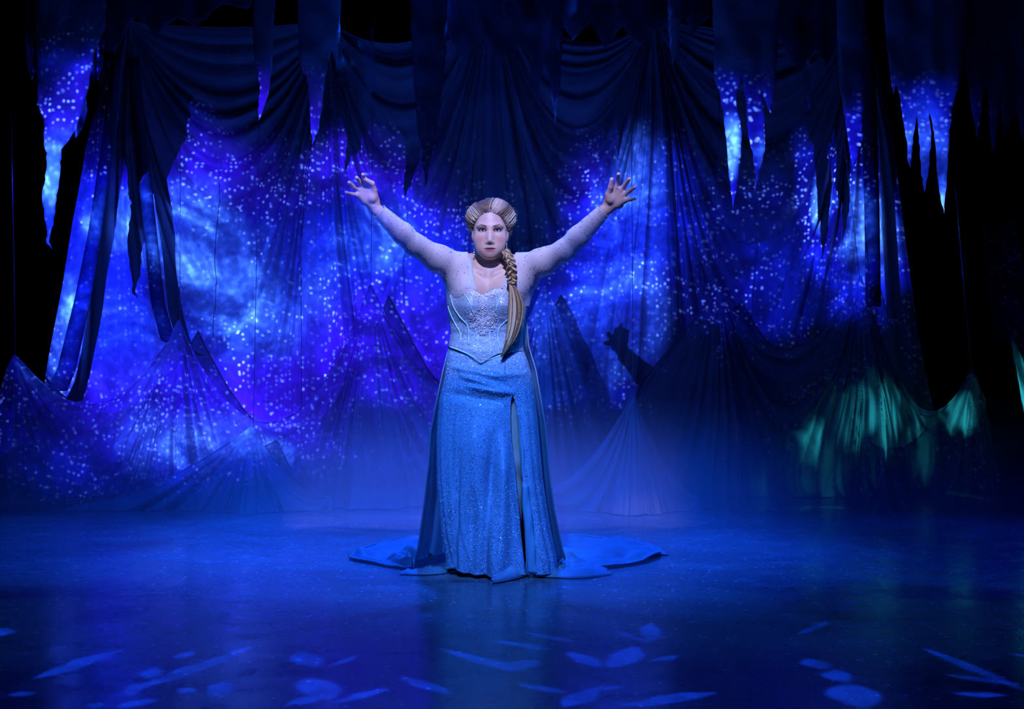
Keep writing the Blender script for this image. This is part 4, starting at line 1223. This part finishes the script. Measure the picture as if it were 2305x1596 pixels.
# sleeves with shoulder yoke: a second skin of net over arm and shoulder
for sd in (-1, 1):
    s = Sdf(); A = ARM[sd]
    s.ell(B(1098, 668, 0.0), (0.162, 0.098, 0.150), 0.05)
    build_arms(s)
    lo = [min(A['W'].x, B(1098, 600).x) - 0.06, CAM.y + DP - 0.32, 1.22]; hi = [max(A['W'].x, B(1098, 600).x) + 0.06, CAM.y + DP + 0.14, 1.72]
    sv, sf = s.mesh(lo, hi, 0.0036, iso=0.0075)
    cen = sv[sf].mean(1)
    ax = np.array(A['W'] - A['E']); ax = ax / np.linalg.norm(ax)
    past = (cen - np.array(A['W'])) @ ax
    ppx = CX + cen[:, 0] * FPX / (cen[:, 1] - CAM.y); ppy = CY - (cen[:, 2] - 1.0) * FPX / (cen[:, 1] - CAM.y)
    inner = np.interp(ppy, [560, 600, 650, 700], [1052, 1056, 1066, 1066] if sd < 0 else [1164, 1150, 1133, 1133])
    over = (cen[:, 1] < CAM.y + DP + 0.02) & (ppx > 1006) & (ppx < 1192) & (ppy > topx(ppx) + 20)
    ok = ~over & (past < -0.004) & ((ppx < inner) if sd < 0 else (ppx > inner)) & (ppy < (674 if sd < 0 else 692))
    sf = sf[ok]
    used = np.unique(sf); remap = np.full(len(sv), -1); remap[used] = np.arange(len(used)); sf = remap[sf]; sv = sv[used]
    # soft slack under the arm and fine gathers
    tt = np.clip(((sv - np.array(A['W'])) @ (-ax)), 0, 1)
    sv[:, 2] -= 0.004 * (vnoise2(sv[:, 0] * 40, sv[:, 2] * 25, 4) - 0.3)
    slv = mesh_obj('sleeve', sv, sf, M['sleeve'], person)
    slv['label'] = 'sheer pale net sleeve dotted with rhinestones'
    r = random.Random(20 + sd); g1, g2 = [], []
    n = len(sv)
    for _ in range(900):
        p = Vector(sv[r.randrange(n)])
        if (p - A['W']).length > 0.26 and r.random() < 0.5: continue
        (g1 if r.random() < 0.62 else g2).append(p + Vector((0, -0.0008, 0)))
    scatter('dark_sequins', g1, 0.0013, 0.0024, M['gemdark'], slv, 6 + sd)
    scatter('rhinestones', g2, 0.0009, 0.0018, M['gem'], slv, 16 + sd)
    # cuff edge
    U = Vector((0.2, 0.3, 0.9)); axv = Vector(ax); s1 = axv.cross(U).normalized(); s2 = axv.cross(s1)
    c = A['W'] - axv * 0.004
    ring = [c + (s1 * math.cos(t * 0.2618) + s2 * math.sin(t * 0.2618)) * 0.0345 for t in range(25)]
    v, f = tube(ring, 0.0018, 6, caps=False); mesh_obj('cuff', v, f, M['strap'], slv)

# skirt, open along a slit on the figure's left leg
sl_, sr_ = table([(762, 1020), (780, 1013), (800, 1006), (830, 1002), (850, 1000), (903, 988), (950, 983), (990, 981), (1078, 981), (1148, 985), (1200, 991), (1254, 1000), (1310, 1004)]), \
           table([(762, 1170), (780, 1176), (815, 1189), (850, 1198), (903, 1205), (950, 1209), (990, 1212), (1078, 1219), (1148, 1229), (1200, 1238), (1254, 1250), (1310, 1256)])
sf_, sb_ = table([(762, 0.092), (785, 0.104), (820, 0.120), (850, 0.132), (950, 0.148), (1050, 0.162), (1200, 0.180), (1310, 0.188)]), table([(780, 0.115), (880, 0.16), (1000, 0.17), (1310, 0.24)])
slit_l = table([(700, 1156), (887, 1155), (900, 1151), (920, 1149.5), (973, 1151), (1043, 1160), (1131, 1170), (1230, 1180), (1300, 1186)])
slit_r = table([(700, 1156), (887, 1155), (905, 1161), (941, 1168.5), (990, 1172), (1060, 1176), (1131, 1178), (1230, 1186), (1300, 1191)])
nr, nc = 190, 420
rows = np.linspace(766, 1303, nr)[:, None]
def phi_at(pxv, py):
    l, r = sl_(py), sr_(py); c = np.clip((pxv - 0.5 * (l + r)) / (0.5 * (r - l)), -0.999, 0.999)
    c = np.sign(c) * np.abs(c) ** (2.3 / 2)
    return -np.arccos(c)
pr, pl = phi_at(slit_r(rows), rows), phi_at(slit_l(rows), rows)
s = np.linspace(0, 1, nc)[None, :]
ph = pr + (pl + 2 * math.pi - pr) * s
x, y, z, px = section(sl_(rows), sr_(rows), rows, sf_(rows), sb_(rows), ph)
v01 = (rows - 784) / 519.0
fold = 0.075 * v01 ** 1.4 * (vnoise1(ph * 3.1 + 0.5 * v01, 5.0) - 0.5) + 0.030 * v01 * (vnoise1(ph * 8.0 - 0.8 * v01, 6.0) - 0.5)
# drag lines across the hips, running down towards the slit
drag = 0
fm = np.clip(-np.sin(ph) * 2.0, 0, 1)
for (yc, slope, wd, am, x0, x1) in ((838, 0.16, 7, 0.010, 1010, 1150), (858, 0.26, 7, 0.014, 1030, 1165), (874, 0.12, 6, 0.016, 1045, 1160), (850, -0.12, 6, 0.008, 1100, 1195), (895, 0.10, 9, -0.010, 1000, 1140)):
    yy = yc + slope * (px - 1080) - 10 * np.cos((px - x0) / (x1 - x0) * math.pi) * 0.3
    drag = drag + am * np.exp(-((rows - yy) / wd) ** 2) * np.clip((px - x0) / 30, 0, 1) * np.clip((x1 - px) / 30, 0, 1)
knee = 0.030 * np.exp(-(((px - 1072) / 40) ** 2 + ((rows - 1010) / 75) ** 2)) * fm
furrow = 0
for (xa, xb, ya, yb, am, wd) in ((1040, 1018, 1000, 1300, -0.012, 7), (1112, 1092, 960, 1300, -0.022, 11), (1135, 1128, 960, 1300, 0.020, 13), (1062, 1060, 1080, 1300, -0.018, 14), (1100, 1112, 1080, 1300, 0.016, 12)):
    xx = xa + (xb - xa) * np.clip((rows - ya) / (yb - ya), 0, 1)
    furrow = furrow + am * np.exp(-((px - xx) / wd) ** 2) * np.clip((rows - ya) / 90, 0, 1)
disp = fold + 1.5 * drag * fm + knee + 1.9 * furrow * fm
nx_, ny_ = np.cos(ph), np.sin(ph)
x = x + nx_ * disp * 0.6; y = y + ny_ * disp
hemw = np.clip((rows - 1250) / 53, 0, 1)
z = z + 0 * x
z = np.maximum(z - 0.0, 0.0)
hem_z = 0.024 + 0.030 * np.clip((1060 - px) / 60, 0, 1) * fm
z = np.where(rows > 1250, z * (1 - hemw) + hem_z * hemw, z)
Vs = np.stack([x, y, z], -1).reshape(-1, 3)
skirt = mesh_obj('skirt', Vs, grid_faces(nr, nc), M['skirt'], person)
solidify(skirt, 0.003, 1.0)
skirt['label'] = 'long blue sequinned skirt with a high slit'
sk_bvh = bvh_of(Vs, grid_faces(nr, nc))
pts = []
for _ in range(1900):
    yy = rg.uniform(800, 1296); p = onto(sk_bvh, rg.uniform(float(sl_(yy)) + 3, float(sr_(yy)) - 3), yy, 0.001)
    if p and p.y < CAM.y + DP: pts.append(p)
scatter('skirt_sequins', pts, 0.0013, 0.0030, M['gem'], skirt, 8)
# satin facing turned out over the edge of the slit
VV = []
for i in range(60):
    t = i / 59; yy = 925 + (1290 - 925) * t
    r0 = float(slit_r(yy)); wdt = 2 + 19 * min(1, t * 1.5)
    for k in range(6):
        u = k / 5
        xx = r0 - 2.5 + wdt * u
        p = onto(sk_bvh, max(xx, r0 + 1.5), yy, 0.0)
        dep = (p.y - CAM.y) if p is not None else DP - 0.12
        VV.append(at(xx, yy, dep - 0.004 - 0.010 * math.sin(math.pi * min(1, u * 1.05)) * min(1, t * 2) + 0.004 * math.sin(t * 30 + u * 5)))
fac = mesh_obj('slit_facing', np.array(VV), grid_faces(60, 6), M['satin'], skirt); solidify(fac, 0.002)
fac['label'] = 'plain satin facing along the slit'
# waist seam dart
v, f = tube([p for p in (onto(sk_bvh, 1137, yy, 0.0006) for yy in range(806, 850, 6)) if p], 0.0012, 5)
mesh_obj('skirt_seam', v, f, M['gemdark'], skirt)

# cape: falls from the shoulder blades, opens at the sides of the skirt, spreads into a train
cl = table([(640, 1020), (700, 1022), (780, 1012), (800, 1006), (832, 998), (903, 983), (973, 970), (1043, 966), (1131, 956), (1229, 942), (1285, 930)])
cr = table([(640, 1180), (700, 1184), (780, 1190), (832, 1206), (903, 1218), (955, 1227), (1078, 1238), (1150, 1248), (1243, 1268), (1285, 1280)])
nu, nv, nt = 150, 110, 60
U = np.linspace(-1, 1, nu)[None, :]
rowsC = np.linspace(648, 1262, nv)[:, None]
dback = np.interp(rowsC, [648, 780, 900, 1262], [0.16, 0.20, 0.27, 0.36])
dside = np.interp(rowsC, [648, 780, 900, 1100, 1262], [0.10, 0.05, 0.03, 0.03, 0.06])
dd = dside + (dback - dside) * (1 - np.abs(U) ** 3)
pxc = 0.5 * (cl(rowsC) + cr(rowsC)) + 0.5 * (cr(rowsC) - cl(rowsC)) * np.sign(U) * np.abs(U) ** 0.85
vv = (rowsC - 648) / 614
dd = dd + vv * 0.05 * (vnoise1(U * 9 + 0.6 * vv, 3) - 0.5) + 0.03 * vv * (vnoise1(U * 22, 8) - 0.5)
dpt = DP + dd
# pixels are of the side edges' plane, so that the cape keeps one height round its back
z1 = 1.0 - (rowsC - CY) * (DP + 0.05) / FPX
X1 = (pxc - CX) * (DP + 0.05) / FPX; Y1 = CAM.y + dpt; Z1 = np.maximum(z1, 0.03) + 0 * X1
rim = [(925, 1286), (888, 1281), (840, 1272), (788, 1261), (800, 1250), (835, 1236), (890, 1226), (950, 1219), (1030, 1214), (1110, 1212), (1200, 1213), (1290, 1215),
       (1330, 1214), (1400, 1220), (1455, 1232), (1482, 1243), (1485, 1254), (1455, 1268), (1400, 1278), (1350, 1284), (1290, 1289), (1215, 1288)]
R = smooth_path([on_floor(*q) for q in rim], nu)
Rx = np.array([p.x for p in R])[None, :]; Ry = np.array([p.y for p in R])[None, :]
T = np.linspace(0, 1, nt + 1)[1:, None]
X0, Y0, Z0 = X1[-1:, :], Y1[-1:, :], Z1[-1:, :]
X2 = X0 + (Rx - X0) * T; Y2 = Y0 + (Ry - Y0) * T
rip = vnoise2(U * 10 + T * 1.2, T * 5 + U * 2, 12); rip2 = vnoise2(U * 26, T * 9, 14)
Z2 = Z0 * (1 - T) ** 6 + 0.008 + 0.10 * np.clip(rip - 0.38, 0, 1) * np.clip(T * 4, 0, 1) * np.clip((1.02 - T) * 5, 0.35, 1) + 0.026 * rip2 * np.clip((1.05 - T) * 6, 0.3, 1)
Vc = np.concatenate([np.stack([X1, Y1, Z1], -1).reshape(-1, 3), np.stack([X2, Y2, Z2], -1).reshape(-1, 3)])
Fc = grid_faces(nv + nt, nu)
cape = mesh_obj('cape', Vc, Fc, M['cape'], person); solidify(cape, 0.0025)
cape['label'] = 'pale blue voile cape spreading into a train on the floor'
edge_pts = [Vector(Vc[(nv + nt - 1) * nu + i]) + Vector((0, 0, 0.004)) for i in range(0, nu, 2)]
v, f = tube(edge_pts, 0.004, 5); mesh_obj('cape_hem', v, f, M['satin'], cape)
for e in (0, nu - 1):
    v, f = tube([Vector(Vc[i * nu + e]) for i in range(0, nv, 3)], 0.0035, 5); mesh_obj('cape_edge', v, f, M['cape'], cape)
# rumpled hem folds lying on the train by the feet
def roll(pts, r, name='hem_fold'):
    """a crumpled ridge of cloth lying along a line on the floor"""
    n, m = 44, 11
    P = smooth_path([on_floor(*q) for q in pts], n); VV = []
    sd_ = rg.uniform(0, 50)
    for i, p in enumerate(P):
        t = i / (n - 1); env = math.sin(math.pi * (0.06 + 0.88 * t)) ** 0.6
        dr = (P[min(i + 1, n - 1)] - P[max(i - 1, 0)]).normalized(); nrm = Vector((-dr.y, dr.x, 0))
        for k in range(m):
            u = k / (m - 1) * 2 - 1
            hgt = r * 1.0 * env * (0.55 + 0.9 * float(vnoise1(np.array(t * 9 + u * 0.8), sd_)))
            zz = hgt * max(0.0, 1 - abs(u) ** 2.2) * (0.75 + 0.5 * float(vnoise2(np.array(t * 16.0), np.array(u * 3.0), sd_ + 2)))
            lean = 0.7 * r * (float(vnoise1(np.array(t * 6 + 3), sd_ + 1)) - 0.5)
            VV.append(p + nrm * (u * r * 2.6 + lean * (1 - u * u)) + Vector((0, 0, 0.006 + zz)))
    o = mesh_obj(name, np.array(VV), grid_faces(n, m), M['cape'], cape); solidify(o, 0.002)
roll([(1205, 1296), (1250, 1297), (1290, 1299), (1325, 1296), (1355, 1291)], 0.026)
roll([(1250, 1288), (1300, 1288), (1360, 1284)], 0.018)
roll([(905, 1291), (940, 1292), (975, 1291), (1003, 1284)], 0.022)
roll([(1395, 1222), (1440, 1230), (1470, 1242), (1480, 1252)], 0.022)
roll([(800, 1252), (840, 1238), (890, 1229), (940, 1224)], 0.018)

# shoe: pointed glittering toe below the hem
def build_shoe():
    toe = on_floor(1106, 1315); heel = on_floor(1184, 1294)
    ax = Vector((heel.x - toe.x, heel.y - toe.y, 0)); L_ = ax.length; ax.normalize(); sd = Vector((ax.y, -ax.x, 0))
    V, n, k = [], 26, 16
    for i in range(n):
        t = i / (n - 1)
        wd = 0.044 * (math.sin(math.pi * min(1, t * 1.35 + 0.02) / 2) ** 0.55) * (1 - 0.28 * max(0, (t - 0.45) / 0.55))
        if t > 0.9: wd *= math.sqrt(max(0.02, 1 - ((t - 0.9) / 0.1) ** 2))
        ht = 0.012 + 0.040 * min(1, t * 2.0) ** 0.9
        c = toe + ax * (t * L_)
        for j in range(k):
            a = 2 * math.pi * j / k
            zz = math.sin(a); zz = zz * ht if zz > 0 else zz * 0.006
            V.append(c + sd * (math.cos(a) * wd) + Vector((0, 0, 0.007 + zz)))
    F = [(i * k + j, i * k + (j + 1) % k, (i + 1) * k + (j + 1) % k, (i + 1) * k + j) for i in range(n - 1) for j in range(k)]
    F += [tuple(range(k)), tuple((n - 1) * k + j for j in range(k - 1, -1, -1))]
    o = mesh_obj('shoe', V, F, gown_mat('glitter shoe', (0.22, 0.34, 0.50), 420.0, dark=False, glint=0.9, rough=0.4), person)
    o['label'] = 'glittering pointed shoe'
build_shoe()
